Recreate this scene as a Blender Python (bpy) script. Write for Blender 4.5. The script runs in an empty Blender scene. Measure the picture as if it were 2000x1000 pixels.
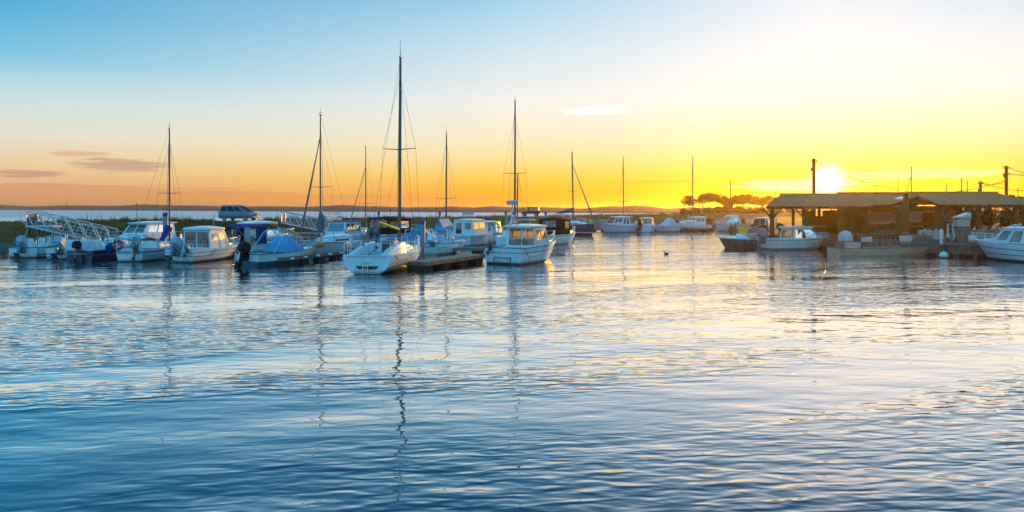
import bpy, bmesh, math, random
import numpy as np
from mathutils import Vector, Matrix
S = bpy.context.scene
COL = S.collection
R = math.radians
rnd = random.Random(7)
# ------------------------------------------------------------------ camera
H, F, HOR = 3.3, 1400.0, 408.0          # eye height, focal length in photo pixels (2000 wide), horizon row
cd = bpy.data.cameras.new("camera"); cam = bpy.data.objects.new("camera", cd); COL.objects.link(cam)
cam.location = (0, 0, H); cam.rotation_euler = (R(90), 0, 0)
cd.sensor_width = 36.0; cd.lens = 36.0 * F / 2000.0
cd.shift_y = -(500.0 - HOR) / 2000.0
cd.clip_start = 0.1; cd.clip_end = 12000
S.camera = cam
S.view_settings.view_transform = 'Standard'; S.view_settings.look = 'None'
S.view_settings.exposure = 0.0; S.view_settings.gamma = 1.0; S.view_settings.use_curve_mapping = False
cy = S.cycles
cy.use_denoising = True
cy.max_bounces = 6; cy.diffuse_bounces = 2; cy.glossy_bounces = 3; cy.transmission_bounces = 4; cy.volume_bounces = 0
cy.transparent_max_bounces = 12; cy.sample_clamp_indirect = 4.0; cy.sample_clamp_direct = 0.0
cy.caustics_reflective = False; cy.caustics_refractive = False

# ------------------------------------------------------------------ sun and sky
SUN_AZ = math.atan2(617.0, 1400.0)       # to the right of the view axis (+Y)
SUN_EL = R(2.15)
SX, SY = math.sin(SUN_AZ), math.cos(SUN_AZ)
SUN_DIR = Vector((SX * math.cos(SUN_EL), SY * math.cos(SUN_EL), math.sin(SUN_EL)))
sl = bpy.data.lights.new("sun", 'SUN'); sun = bpy.data.objects.new("sun", sl); COL.objects.link(sun)
sl.energy = 5.0; sl.angle = R(0.5); sl.color = (1.0, 0.49, 0.03)
LAMP_EL = R(2.9)
sun.rotation_euler = Vector((SX * math.cos(LAMP_EL), SY * math.cos(LAMP_EL), math.sin(LAMP_EL))).to_track_quat('Z', 'Y').to_euler()
sun.location = (60, 120, 40)

def lin(c):
    return tuple(((v / 255.0) / 12.92 if v / 255.0 <= 0.04045 else ((v / 255.0 + 0.055) / 1.055) ** 2.4) for v in c)

class NG:
    """small node-tree helper"""
    def __init__(s, tree):
        s.t = tree; s.n = tree.nodes; s.l = tree.links
    def put(s, sock, v):
        if v is None: return
        if isinstance(v, bpy.types.NodeSocket): s.l.new(v, sock)
        else:
            if sock.type == 'RGBA' and len(v) == 3: v = (*v, 1.0)
            sock.default_value = v
    def m(s, op, a, b=None, c=None, clamp=False):
        n = s.n.new('ShaderNodeMath'); n.operation = op; n.use_clamp = clamp
        for i, v in enumerate((a, b, c)): s.put(n.inputs[i], v)
        return n.outputs[0]
    def v(s, op, a, b=None):
        n = s.n.new('ShaderNodeVectorMath'); n.operation = op
        s.put(n.inputs[0], a); s.put(n.inputs[1], b)
        return n.outputs['Value'] if op in ('DOT_PRODUCT', 'LENGTH') else n.outputs['Vector']
    def mix(s, f, a, b, mode='MIX'):
        n = s.n.new('ShaderNodeMix'); n.data_type = 'RGBA'; n.blend_type = mode; n.clamp_factor = True
        s.put(n.inputs[0], f); s.put(n.inputs[6], a); s.put(n.inputs[7], b)
        return n.outputs[2]
    def ramp(s, fac, stops, mode='LINEAR'):
        n = s.n.new('ShaderNodeValToRGB'); e = n.color_ramp.elements; n.color_ramp.interpolation = mode
        while len(e) < len(stops): e.new(0.5)
        for i, (p, c) in enumerate(stops):
            e[i].position = p; e[i].color = (*c, 1.0) if len(c) == 3 else c
        s.put(n.inputs[0], fac)
        return n.outputs[0]
    def mr(s, v, a, b, c=0.0, d=1.0, smooth=False):
        n = s.n.new('ShaderNodeMapRange'); n.clamp = True
        n.interpolation_type = 'SMOOTHSTEP' if smooth else 'LINEAR'
        for i, q in enumerate((v, a, b, c, d)): s.put(n.inputs[i], q)
        return n.outputs[0]
    def noise(s, vec, scale=1.0, detail=2.0, rough=0.5, dist=0.0):
        n = s.n.new('ShaderNodeTexNoise'); s.put(n.inputs['Vector'], vec)
        n.inputs['Scale'].default_value = scale; n.inputs['Detail'].default_value = detail
        n.inputs['Roughness'].default_value = rough; n.inputs['Distortion'].default_value = dist
        return n.outputs['Fac']
    def xyz(s, x, y, z):
        n = s.n.new('ShaderNodeCombineXYZ')
        for i, v in enumerate((x, y, z)): s.put(n.inputs[i], v)
        return n.outputs[0]
    def sep(s, v):
        n = s.n.new('ShaderNodeSeparateXYZ'); s.put(n.inputs[0], v)
        return n.outputs[0], n.outputs[1], n.outputs[2]

world = bpy.data.worlds.new("World"); S.world = world; world.use_nodes = True
g = NG(world.node_tree); g.n.clear()
tc = g.n.new('ShaderNodeTexCoord')
d = g.v('NORMALIZE', tc.outputs['Generated'])
dx, dy, dz = g.sep(d)
hl = g.m('SQRT', g.m('MAXIMUM', g.m('ADD', g.m('MULTIPLY', dx, dx), g.m('MULTIPLY', dy, dy)), 1e-6))
ca = g.m('DIVIDE', g.m('ADD', g.m('MULTIPLY', dx, SX), g.m('MULTIPLY', dy, SY)), hl)
daz = g.m('ARCCOSINE', g.m('MINIMUM', g.m('MAXIMUM', ca, -1.0), 1.0))            # azimuth away from the sun
zz = g.m('MAXIMUM', dz, 0.0)
def stops(l): return [(z / 0.5, lin(c)) for z, c in l]
zf = g.m('DIVIDE', zz, 0.5, clamp=True)
far_sky = g.ramp(zf, stops([(0, (221, 166, 146)), (.02, (234, 186, 152)), (.05, (243, 212, 172)), (.086, (232, 231, 218)), (.125, (204, 226, 231)),
                            (.176, (120, 196, 227)), (.23, (72, 172, 217)), (.34, (40, 138, 188)), (.5, (22, 100, 150))]))
mid_sky = g.ramp(zf, stops([(0, (246, 150, 38)), (.013, (252, 172, 32)), (.03, (253, 196, 56)), (.0485, (252, 214, 98)), (.07, (250, 231, 162)), (.1, (247, 238, 208)), (.147, (240, 240, 235)),
                            (.215, (203, 228, 240)), (.28, (155, 208, 236)), (.37, (85, 165, 205)), (.5, (45, 120, 168))]))
near_sky = g.ramp(zf, stops([(0, (250, 180, 0)), (.028, (250, 208, 24)), (.048, (247, 219, 92)), (.07, (242, 228, 152)), (.10, (238, 234, 200)), (.14, (239, 242, 237)),
                             (.20, (235, 242, 248)), (.28, (220, 235, 247)), (.38, (175, 208, 228)), (.5, (95, 150, 190))]))
sky = g.mix(g.mr(daz, R(24), R(60), smooth=False), mid_sky, far_sky)
sky = g.mix(g.mr(daz, R(0), R(25), smooth=False), near_sky, sky)
sky = g.mix(1.0, sky, g.ramp(zf, [(0.0, (0.93, 0.84, 0.72)), (0.1, (0.95, 0.91, 0.88)), (0.3, (0.99, 0.99, 0.99)), (0.6, (1, 1, 1))]), 'MULTIPLY')
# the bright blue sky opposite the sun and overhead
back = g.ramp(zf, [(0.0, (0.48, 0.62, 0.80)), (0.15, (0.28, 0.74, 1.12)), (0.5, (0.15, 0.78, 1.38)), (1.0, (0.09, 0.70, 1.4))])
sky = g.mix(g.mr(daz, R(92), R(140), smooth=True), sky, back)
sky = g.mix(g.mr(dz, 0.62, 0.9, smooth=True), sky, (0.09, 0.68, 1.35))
# clouds: thin streaks low in the west
az = g.m('ARCTAN2', dx, dy)
def cloud(az0, el0, saz, sel, sx, sy, thr, soft, col, amt, tint=None, seed=0.0):
    global sky
    u = g.m('DIVIDE', g.m('SUBTRACT', az, az0), saz); w = g.m('DIVIDE', g.m('SUBTRACT', dz, el0), sel)
    mask = g.m('SUBTRACT', 1.0, g.m('ADD', g.m('MULTIPLY', u, u), g.m('MULTIPLY', w, w)), clamp=True)
    nz = g.noise(g.xyz(g.m('MULTIPLY', az, sx), g.m('ADD', g.m('MULTIPLY', dz, sy), seed), seed), 1.0, 5.0, 0.55, 0.4)
    f = g.m('MULTIPLY', g.mr(g.m('ADD', nz, g.m('MULTIPLY', g.m('SUBTRACT', mask, 0.5), 0.5)), thr, thr + soft, smooth=True), g.mr(mask, 0.0, 0.5))
    sky = g.mix(g.m('MULTIPLY', f, amt), sky, col)
def azp(px): return math.atan2(px - 1000.0, F)
def elp(px, py): return math.sin(math.atan2((HOR - py), math.hypot(F, px - 1000.0)))
cloud(azp(235), elp(235, 322), 0.072, 0.014, 22, 260, 0.42, 0.32, lin((204, 166, 142)), 1.0, seed=3.1)
cloud(azp(150), elp(150, 300), 0.045, 0.006, 20, 300, 0.42, 0.32, lin((226, 178, 132)), 0.8, seed=5.7)
cloud(azp(45), elp(45, 339), 0.07, 0.006, 16, 300, 0.40, 0.30, lin((204, 160, 138)), 1.0, seed=1.3)
cloud(azp(150), elp(150, 378), 0.30, 0.017, 9, 260, 0.44, 0.16, lin((218, 158, 116)), 0.85, seed=8.2)
cloud(azp(620), elp(620, 386), 0.34, 0.009, 9, 300, 0.47, 0.16, lin((233, 160, 84)), 0.7, seed=2.2)
cloud(azp(1165), elp(1165, 216), 0.066, 0.010, 26, 260, 0.50, 0.18, (1.12, 1.08, 1.0), 1.0, seed=4.4)
cloud(azp(1270), elp(1270, 356), 0.10, 0.004, 14, 420, 0.48, 0.14, lin((232, 176, 60)), 0.55, seed=6.4)
cloud(azp(1560), elp(1560, 362), 0.13, 0.012, 14, 520, 0.52, 0.12, (1.1, 0.98, 0.62), 0.8, seed=9.4)
cloud(azp(1790), elp(1790, 340), 0.16, 0.012, 11, 480, 0.53, 0.14, (1.0, 0.9, 0.5), 0.7, seed=7.7)
# glow round the sun
cs = g.v('DOT_PRODUCT', d, tuple(SUN_DIR))
ang = g.m('ARCCOSINE', g.m('MINIMUM', cs, 1.0))
core = g.m('POWER', 2.718, g.m('MULTIPLY', g.m('POWER', g.m('DIVIDE', ang, R(0.72)), 2.0), -1.0))
halo = g.m('POWER', 2.718, g.m('DIVIDE', ang, -R(2.2)))
sky = g.mix(1.0, sky, g.mix(core, (0, 0, 0), (5.0, 4.6, 3.4)), 'ADD')
sky = g.mix(1.0, sky, g.mix(halo, (0, 0, 0), (0.22, 0.17, 0.05)), 'ADD')
# below the horizon
sky = g.mix(g.mr(dz, -0.02, 0.0), (0.05, 0.08, 0.12), sky)
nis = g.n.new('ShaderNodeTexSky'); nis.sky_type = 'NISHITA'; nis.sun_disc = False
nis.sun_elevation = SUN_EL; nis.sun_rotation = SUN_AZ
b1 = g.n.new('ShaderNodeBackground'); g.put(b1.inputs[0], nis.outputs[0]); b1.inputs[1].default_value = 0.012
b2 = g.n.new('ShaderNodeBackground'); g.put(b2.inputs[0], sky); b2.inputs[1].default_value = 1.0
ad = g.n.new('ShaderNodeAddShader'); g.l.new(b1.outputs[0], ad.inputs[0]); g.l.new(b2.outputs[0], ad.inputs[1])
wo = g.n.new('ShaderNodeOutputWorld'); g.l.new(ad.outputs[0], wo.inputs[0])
world.cycles.sampling_method = 'MANUAL'; world.cycles.sample_map_resolution = 1024

# ------------------------------------------------------------------ pixel-to-world arithmetic (authoring only)
def D_of(py, z=0.0): return (H - z) * F / (py - HOR)
def X_of(px, D): return (px - 1000.0) / F * D
def Z_of(py, D): return H - (py - HOR) * D / F

# ------------------------------------------------------------------ materials
MATS = {}
def mat(name, col, rough=0.5, metal=0.0, noise=0.0, nscale=3.0, col2=None, spec=None, bump=0.0, bscale=20.0, trans=None, streak=None, coat=0.0):
    m = bpy.data.materials.new(name); m.use_nodes = True
    k = NG(m.node_tree); b = m.node_tree.nodes['Principled BSDF']
    b.inputs['Roughness'].default_value = rough; b.inputs['Metallic'].default_value = metal
    if spec is not None: b.inputs['Specular IOR Level'].default_value = spec
    if coat: b.inputs['Coat Weight'].default_value = coat
    tcn = k.n.new('ShaderNodeTexCoord'); vec = tcn.outputs['Object']
    if streak:
        mp = k.n.new('ShaderNodeMapping'); mp.inputs['Scale'].default_value = streak; k.l.new(vec, mp.inputs[0]); vec = mp.outputs[0]
    if noise or col2:
        c2 = col2 or tuple(v * (1 - noise) for v in col)
        nz = k.noise(vec, nscale, 4.0, 0.6)
        k.put(b.inputs['Base Color'], k.mix(k.mr(nz, 0.35, 0.68), col, c2))
        k.put(b.inputs['Roughness'], k.mr(nz, 0.3, 0.7, max(0.02, rough - 0.08), min(1, rough + 0.12)))
    else:
        b.inputs['Base Color'].default_value = (*col, 1)
    if bump:
        bn = k.n.new('ShaderNodeBump'); bn.inputs['Strength'].default_value = bump; bn.inputs['Distance'].default_value = 0.03
        k.put(bn.inputs['Height'], k.noise(vec, bscale, 3.0)); k.l.new(bn.outputs[0], b.inputs['Normal'])
    MATS[name] = m
    return m
def glass_mat(name, tint, gloss_col=(1, 1, 1), base_ref=0.08):
    m = bpy.data.materials.new(name); m.use_nodes = True
    k = NG(m.node_tree); k.n.clear()
    o = k.n.new('ShaderNodeOutputMaterial'); t = k.n.new('ShaderNodeBsdfTransparent'); t.inputs[0].default_value = (*tint, 1)
    gl = k.n.new('ShaderNodeBsdfGlossy'); gl.inputs['Roughness'].default_value = 0.05; gl.inputs[0].default_value = (*gloss_col, 1)
    lw = k.n.new('ShaderNodeFresnel'); lw.inputs[0].default_value = 1.5
    mx = k.n.new('ShaderNodeMixShader'); k.put(mx.inputs[0], k.m('ADD', lw.outputs[0], base_ref, clamp=True))
    k.l.new(t.outputs[0], mx.inputs[1]); k.l.new(gl.outputs[0], mx.inputs[2]); k.l.new(mx.outputs[0], o.inputs[0])
    MATS[name] = m
    return m
def gelcoat(name, col):
    m = bpy.data.materials.new(name); m.use_nodes = True; k = NG(m.node_tree); b = k.n['Principled BSDF']
    tcn = k.n.new('ShaderNodeTexCoord'); x, y, z = k.sep(tcn.outputs['Object'])
    n1 = k.noise(k.xyz(k.m('MULTIPLY', x, 1.5), k.m('MULTIPLY', y, 1.5), k.m('MULTIPLY', z, .5)), 1.0, 4.0, .6)
    n2 = k.noise(k.xyz(k.m('MULTIPLY', x, 7.0), k.m('MULTIPLY', y, 7.0), k.m('MULTIPLY', z, .7)), 1.0, 3.0, .6)       # runs down the side
    c = k.mix(k.mr(n1, .35, .7), col, tuple(v * .84 for v in col)); c = k.mix(k.mr(n2, .60, .80, 0.0, .45), c, (0.36, 0.31, 0.24))
    scum = k.mr(k.m('SUBTRACT', z, k.m('MULTIPLY', n2, .26)), -.02, .10, .75, 0.0)
    k.put(b.inputs['Base Color'], k.mix(scum, c, (0.20, 0.16, 0.09))); k.put(b.inputs['Roughness'], k.mr(n1, .3, .7, .06, .2))
    MATS[name] = m
    return m
WHITE = gelcoat('white_gelcoat', (0.80, 0.80, 0.78))
CREAM = gelcoat('cream_gelcoat', (0.76, 0.68, 0.58))  # white gelcoat with the warm flare tint put into its colour
MOTORCOVER = mat('pale_motor_cover', (0.30, 0.46, 0.56), 0.7, noise=0.25, nscale=4, bump=.7, bscale=7)
BARGE = mat('brown_barge_paint', (0.74, 0.46, 0.29), 0.6, noise=0.3, nscale=2, streak=(.6, 2, 2))
NAVY = mat('navy_gelcoat', (0.012, 0.03, 0.12), 0.2, noise=0.3, nscale=2)
GREYHULL = mat('charcoal_gelcoat', (0.06, 0.062, 0.07), 0.25, noise=0.3, nscale=2)
TEALHULL = mat('teal_antifouling', (0.03, 0.12, 0.15), 0.5, noise=0.4, nscale=4)
DARKBOOT = mat('dark_boot_stripe', (0.015, 0.015, 0.02), 0.4, noise=0.3)
REDBOOT = mat('red_antifouling', (0.16, 0.03, 0.02), 0.6, noise=0.5, nscale=5)
BLUELINE = mat('blue_line_paint', (0.03, 0.09, 0.28), 0.3, noise=0.2)
GREYLINE = mat('grey_line_paint', (0.12, 0.13, 0.15), 0.4, noise=0.2)
GREEN = mat('green_stripe_cloth', (0.01, 0.07, 0.04), 0.7, noise=0.3)
BLUECANVAS = mat('blue_canvas', (0.012, 0.05, 0.22), 0.8, noise=0.35, nscale=5, bump=.5, bscale=8, spec=.15)
SKYCANVAS = mat('light_blue_cover', (0.10, 0.34, 0.58), 0.75, noise=0.25, nscale=3, bump=.7, bscale=6)
DARKCANVAS = mat('dark_canvas', (0.016, 0.010, 0.012), 0.8, noise=0.4, nscale=5, bump=.5, bscale=8, spec=.15)
GREYCANVAS = mat('grey_canvas', (0.16, 0.17, 0.19), 0.8, noise=0.3, nscale=4, bump=.6, bscale=8)
PALECANVAS = mat('pale_canvas', (0.55, 0.54, 0.53), 0.8, noise=0.25, nscale=4, bump=.6, bscale=7)
ALU = mat('aluminium', (0.52, 0.53, 0.55), 0.38, 0.75, noise=0.25, nscale=3)
SPAR = mat('spar_aluminium', (0.15, 0.125, 0.11), 0.45, 0.3, noise=0.2, nscale=1, streak=(1, 1, .2))
STEEL = mat('stainless_tube', (0.62, 0.62, 0.62), 0.22, 0.85)
WIRE = mat('rigging_wire', (0.10, 0.10, 0.10), 0.5, 0.5)
BLACK = mat('black_plastic', (0.012, 0.011, 0.011), 0.45, noise=0.3, spec=.2)
GREYMOTOR = mat('grey_motor_paint', (0.20, 0.21, 0.23), 0.4, noise=0.3)
RUBBER = mat('rubber', (0.02, 0.02, 0.02), 0.8, noise=0.3, spec=.15)
FENDERW = mat('white_fender_vinyl', (0.78, 0.78, 0.74), 0.45, noise=0.25, nscale=6)
ORANGE = mat('orange_vinyl', (0.85, 0.30, 0.04), 0.5, noise=0.2)
RED = mat('red_vinyl', (0.60, 0.06, 0.03), 0.5, noise=0.25)
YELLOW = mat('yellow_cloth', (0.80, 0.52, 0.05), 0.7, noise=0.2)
DECKWOOD = mat('weathered_deck', (0.36, 0.25, 0.20), 0.85, noise=0.4, nscale=2.2, bump=.6, bscale=9, streak=(1, 6, 1), spec=.15)
DARKWOOD = mat('dark_timber', (0.15, 0.075, 0.030), 0.8, noise=0.5, nscale=2.5, bump=.6, bscale=10, streak=(3, 3, .6), spec=.15)
GREYWOOD = mat('grey_timber', (0.32, 0.22, 0.16), 0.85, noise=0.45, nscale=2.5, bump=.6, bscale=10, streak=(3, 3, .6), spec=.15)
TEAK = mat('teak_board', (0.20, 0.10, 0.05), 0.6, noise=0.35, nscale=4, streak=(4, 4, 1))
TILE = mat('clay_tile', (0.66, 0.215, 0.095), 0.85, noise=0.22, nscale=3.0, bump=.8, bscale=6, spec=.15)
PILEBLUE = mat('blue_pile_cap', (0.02, 0.06, 0.20), 0.5, noise=0.3)
PILEGREY = mat('galvanised_pile', (0.30, 0.31, 0.34), 0.5, 0.3, noise=0.35, nscale=2, streak=(2, 2, .4))
CONCRETE = mat('concrete', (0.30, 0.27, 0.25), 0.9, noise=0.4, nscale=1.4, bump=.6, bscale=6)
FLOATBOX = mat('pontoon_float', (0.10, 0.065, 0.045), 0.8, noise=0.4, nscale=2, spec=.15)
CARBLUE = mat('blue_grey_car_paint', (0.13, 0.165, 0.19), 0.3, 0.2, noise=0.08, coat=.5)
CARDARK = mat('dark_red_car_paint', (0.06, 0.022, 0.018), 0.35, 0.2, noise=0.2)
YELLOW_SCREEN = mat("amber_screen", (.85, .55, .05), .3)  # gold sunlight on a windscreen, put into its colour
SEAT = mat('seat_vinyl', (0.42, 0.40, 0.38), 0.6, noise=0.2)
BAMBOO = mat('pale_wall_board', (0.66, 0.52, 0.42), 0.85, noise=0.2, nscale=3, streak=(6, 6, .6))
GLASS = glass_mat('window_glass', (0.42, 0.45, 0.46))
CLEAR = glass_mat('clear_screen', (0.78, 0.78, 0.74), base_ref=.04)
DARKGLASS = glass_mat('dark_window_glass', (0.10, 0.11, 0.12), base_ref=-.02)
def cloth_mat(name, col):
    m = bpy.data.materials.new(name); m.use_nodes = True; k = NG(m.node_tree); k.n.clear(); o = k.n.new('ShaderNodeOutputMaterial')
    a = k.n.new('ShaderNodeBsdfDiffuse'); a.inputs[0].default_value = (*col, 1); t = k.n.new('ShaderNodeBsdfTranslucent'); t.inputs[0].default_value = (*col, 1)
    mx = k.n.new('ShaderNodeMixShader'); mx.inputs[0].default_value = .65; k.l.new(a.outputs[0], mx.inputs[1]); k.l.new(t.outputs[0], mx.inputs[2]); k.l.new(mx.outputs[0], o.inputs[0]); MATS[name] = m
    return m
CURTAIN = cloth_mat('amber_curtain', (.85, .5, .06))  # amber cloth that stands for golden light in cabin windows
BARK = mat('pine_bark', (0.09, 0.055, 0.04), 0.9, noise=0.4, nscale=3)
LEAF = mat('pine_foliage', (0.032, 0.028, 0.01), 0.8, noise=0.5, nscale=.8)
BUSH = mat('shrub_foliage', (0.04, 0.036, 0.012), 0.8, noise=0.5, nscale=.8)
LAMPRED = mat('red_lamp_lens', (0.5, 0.03, 0.02), 0.3)
LAMPCLEAR = mat('clear_lamp_lens', (0.8, 0.78, 0.7), 0.2)
FEATHER = mat('duck_feathers', (0.05, 0.04, 0.03), 0.7, noise=0.4, nscale=20)

# ------------------------------------------------------------------ mesh helpers
def vec(*a): return Vector(a)
class MB:
    """collects simple shapes; build() links them as ONE mesh object"""
    def __init__(s): s.v = []; s.f = []
    def add(s, vs, fs):
        o = len(s.v); s.v += [tuple(p) for p in vs]; s.f += [[i + o for i in f] for f in fs]; return s
    def quad(s, *p): return s.add(p, [list(range(len(p)))])
    def box(s, x0, x1, y0, y1, z0, z1):
        return s.add([(x0, y0, z0), (x1, y0, z0), (x1, y1, z0), (x0, y1, z0), (x0, y0, z1), (x1, y0, z1), (x1, y1, z1), (x0, y1, z1)],
                     [[3, 2, 1, 0], [4, 5, 6, 7], [0, 1, 5, 4], [1, 2, 6, 5], [2, 3, 7, 6], [3, 0, 4, 7]])
    def bar(s, a, b, w, h=None, up=(0, 0, 1)):
        a, b = Vector(a), Vector(b); d = (b - a).normalized(); u = Vector(up)
        if abs(d.dot(u)) > .98: u = Vector((1, 0, 0))
        sd = d.cross(u).normalized(); u = sd.cross(d); h = h or w
        c = [sd * w / 2 * i + u * h / 2 * j for i, j in ((-1, -1), (1, -1), (1, 1), (-1, 1))]
        return s.add([a + q for q in c] + [b + q for q in c], [[3, 2, 1, 0], [4, 5, 6, 7], [0, 1, 5, 4], [1, 2, 6, 5], [2, 3, 7, 6], [3, 0, 4, 7]])
    def loft(s, rings, cap0=True, cap1=True, closed=True):
        n = len(rings[0]); o = len(s.v)
        for r in rings: s.v += [tuple(p) for p in r]
        for i in range(len(rings) - 1):
            for j in range(n if closed else n - 1):
                k = (j + 1) % n
                s.f.append([o + i * n + j, o + i * n + k, o + (i + 1) * n + k, o + (i + 1) * n + j])
        if cap0: s.f.append([o + j for j in range(n)][::-1])
        if cap1: s.f.append([o + (len(rings) - 1) * n + j for j in range(n)])
        return s
    def path(s, pts, r, n=6):
        pts = [Vector(p) for p in pts]; rs = r if isinstance(r, (list, tuple)) else [r] * len(pts); rings = []
        for i, p in enumerate(pts):
            d = (pts[min(i + 1, len(pts) - 1)] - pts[max(i - 1, 0)]).normalized()
            u = Vector((0, 0, 1)) if abs(d.z) < .9 else Vector((1, 0, 0))
            a = d.cross(u).normalized(); b = a.cross(d)
            rings.append([p + (a * math.cos(t) + b * math.sin(t)) * rs[i] for t in [2 * math.pi * k / n for k in range(n)]])
        return s.loft(rings)
    def tube(s, a, b, r0, r1=None, n=6): return s.path([a, b], [r0, r0 if r1 is None else r1], n)
    def ell(s, c, rx, ry, rz, nu=12, nv=8, keep=None):
        rings = []
        for i in range(1, nv):
            t = math.pi * i / nv
            rings.append([(c[0] + rx * math.sin(t) * math.cos(p), c[1] + ry * math.sin(t) * math.sin(p), c[2] - rz * math.cos(t)) for p in [2 * math.pi * k / nu for k in range(nu)]])
        return s.loft(rings)
    def torus(s, c, R0, r, axis='x', nu=20, nv=8):
        rings = []
        for i in range(nu + 1):
            t = 2 * math.pi * i / nu; ring = []
            for k in range(nv):
                p = 2 * math.pi * k / nv; a = (R0 + r * math.cos(p)); h = r * math.sin(p)
                q = (a * math.cos(t), a * math.sin(t), h)
                if axis == 'x': q = (q[2], q[0], q[1])
                if axis == 'y': q = (q[0], q[2], q[1])
                ring.append((c[0] + q[0], c[1] + q[1], c[2] + q[2]))
            rings.append(ring)
        return s.loft(rings, False, False)
    def slab(s, outline, z0, z1, camber=0.0, edge=0.03):
        """flat rounded plate over an outline of (x, y)"""
        cx = sum(p[0] for p in outline) / len(outline); cyy = sum(p[1] for p in outline) / len(outline)
        def ins(z, k): return [(cx + (x - cx) * (1 - k), cyy + (y - cyy) * (1 - k), z) for x, y in outline]
        rings = [ins(z0, edge), ins(z0 + (z1 - z0) * .35, 0), ins(z0 + (z1 - z0) * .65, 0), ins(z1, edge)]
        if camber: rings += [ins(z1 + camber * .6, .4), ins(z1 + camber * .95, .75)]
        return s.loft(rings)
    def build(s, name, m, parent=None, smooth=True, sharp=35):
        me = bpy.data.meshes.new(name); me.from_pydata(s.v, [], s.f); me.update()
        bm = bmesh.new(); bm.from_mesh(me); bmesh.ops.recalc_face_normals(bm, faces=bm.faces); bm.to_mesh(me); bm.free()
        if smooth:
            me.polygons.foreach_set('use_smooth', [True] * len(me.polygons)); me.set_sharp_from_angle(angle=R(sharp))
        me.materials.append(m)
        o = bpy.data.objects.new(name, me); COL.objects.link(o)
        if parent is not None: o.parent = parent
        return o
def tag(o, label, cat, group=None, kind=None):
    if label: o['label'] = label
    if cat: o['category'] = cat
    if group: o['group'] = group
    if kind: o['kind'] = kind
    return o
def thing(name, label, cat, loc=(0, 0, 0), rz=0.0, group=None):
    o = bpy.data.objects.new(name, None); COL.objects.link(o); o.location = loc; o.rotation_euler = (0, 0, rz); o.empty_display_size = .3
    return tag(o, label, cat, group)
def rrect(x0, x1, w0, w1, r=.15, n=4):
    """rounded quadrilateral outline: half width w0 at x0, w1 at x1"""
    c = [(x0, -w0), (x1, -w1), (x1, w1), (x0, w0)]; out = []
    for i in range(4):
        p = Vector(c[i]); a = (Vector(c[i - 1]) - p).normalized() * r; b = (Vector(c[(i + 1) % 4]) - p).normalized() * r
        for k in range(n + 1):
            t = k / n; q = (p + a) * (1 - t) ** 2 + p * 2 * t * (1 - t) + (p + b) * t * t
            out.append((q.x, q.y))
    return out
def bil(c, u, v):
    a, b, cc, dd = [Vector(p) for p in c]
    return (a * (1 - u) + b * u) * (1 - v) + (dd * (1 - u) + cc * u) * v
def panel(wall, c, opens, panes, depth=.03):
    """a wall face with real openings (c: p00, p10, p11, p01); panes get one MB per opening"""
    us = sorted({0.0, 1.0} | {o[0] for o in opens} | {o[2] for o in opens}); vs = sorted({0.0, 1.0} | {o[1] for o in opens} | {o[3] for o in opens})
    nrm = (Vector(c[1]) - Vector(c[0])).cross(Vector(c[3]) - Vector(c[0])).normalized()
    for i in range(len(us) - 1):
        for j in range(len(vs) - 1):
            um, vm = (us[i] + us[i + 1]) / 2, (vs[j] + vs[j + 1]) / 2
            if any(o[0] < um < o[2] and o[1] < vm < o[3] for o in opens): continue
            wall.quad(bil(c, us[i], vs[j]), bil(c, us[i + 1], vs[j]), bil(c, us[i + 1], vs[j + 1]), bil(c, us[i], vs[j + 1]))
    for o in opens:
        q = [bil(c, o[0], o[1]), bil(c, o[2], o[1]), bil(c, o[2], o[3]), bil(c, o[0], o[3])]
        qi = [p - nrm * depth for p in q]
        for k in range(4): wall.quad(q[k], q[(k + 1) % 4], qi[(k + 1) % 4], qi[k])
        m = MB(); m.quad(*[p - nrm * depth * .5 for p in q]); panes.append(m)
def cabin(root, m, base, top, z0, z1, side=(), front=(), back=(), glass=None, name='cabin', roof=None, roofmat=None, over=(.12, .12, .06), thick=.08, camber=.05, frame=None):
    """walls with windows; base/top = (x aft, x fore, half width aft, half width fore)"""
    xa, xf, wa, wf = base; ta, tf, va, vf = top; w = MB(); panes = []
    A, B, C, D = (xa, -wa, z0), (xf, -wf, z0), (xf, wf, z0), (xa, wa, z0)
    a, b, c, d = (ta, -va, z1), (tf, -vf, z1), (tf, vf, z1), (ta, va, z1)
    panel(w, (A, B, b, a), side, panes); panel(w, (C, D, d, c), [(1 - o[2], o[1], 1 - o[0], o[3]) for o in side], panes)
    panel(w, (B, C, c, b), front, panes); panel(w, (D, A, a, d), back, panes)
    o = w.build(name, m, root, smooth=False)
    for p in panes: p.build('window', glass or GLASS, o, smooth=False)
    if roof is not False:
        r = MB(); r.slab(rrect(ta - over[0], tf + over[1], va + over[2], vf + over[2], .2), z1 - .01, z1 + thick, camber)
        r.build('roof', roofmat or m, o)
    return o

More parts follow.
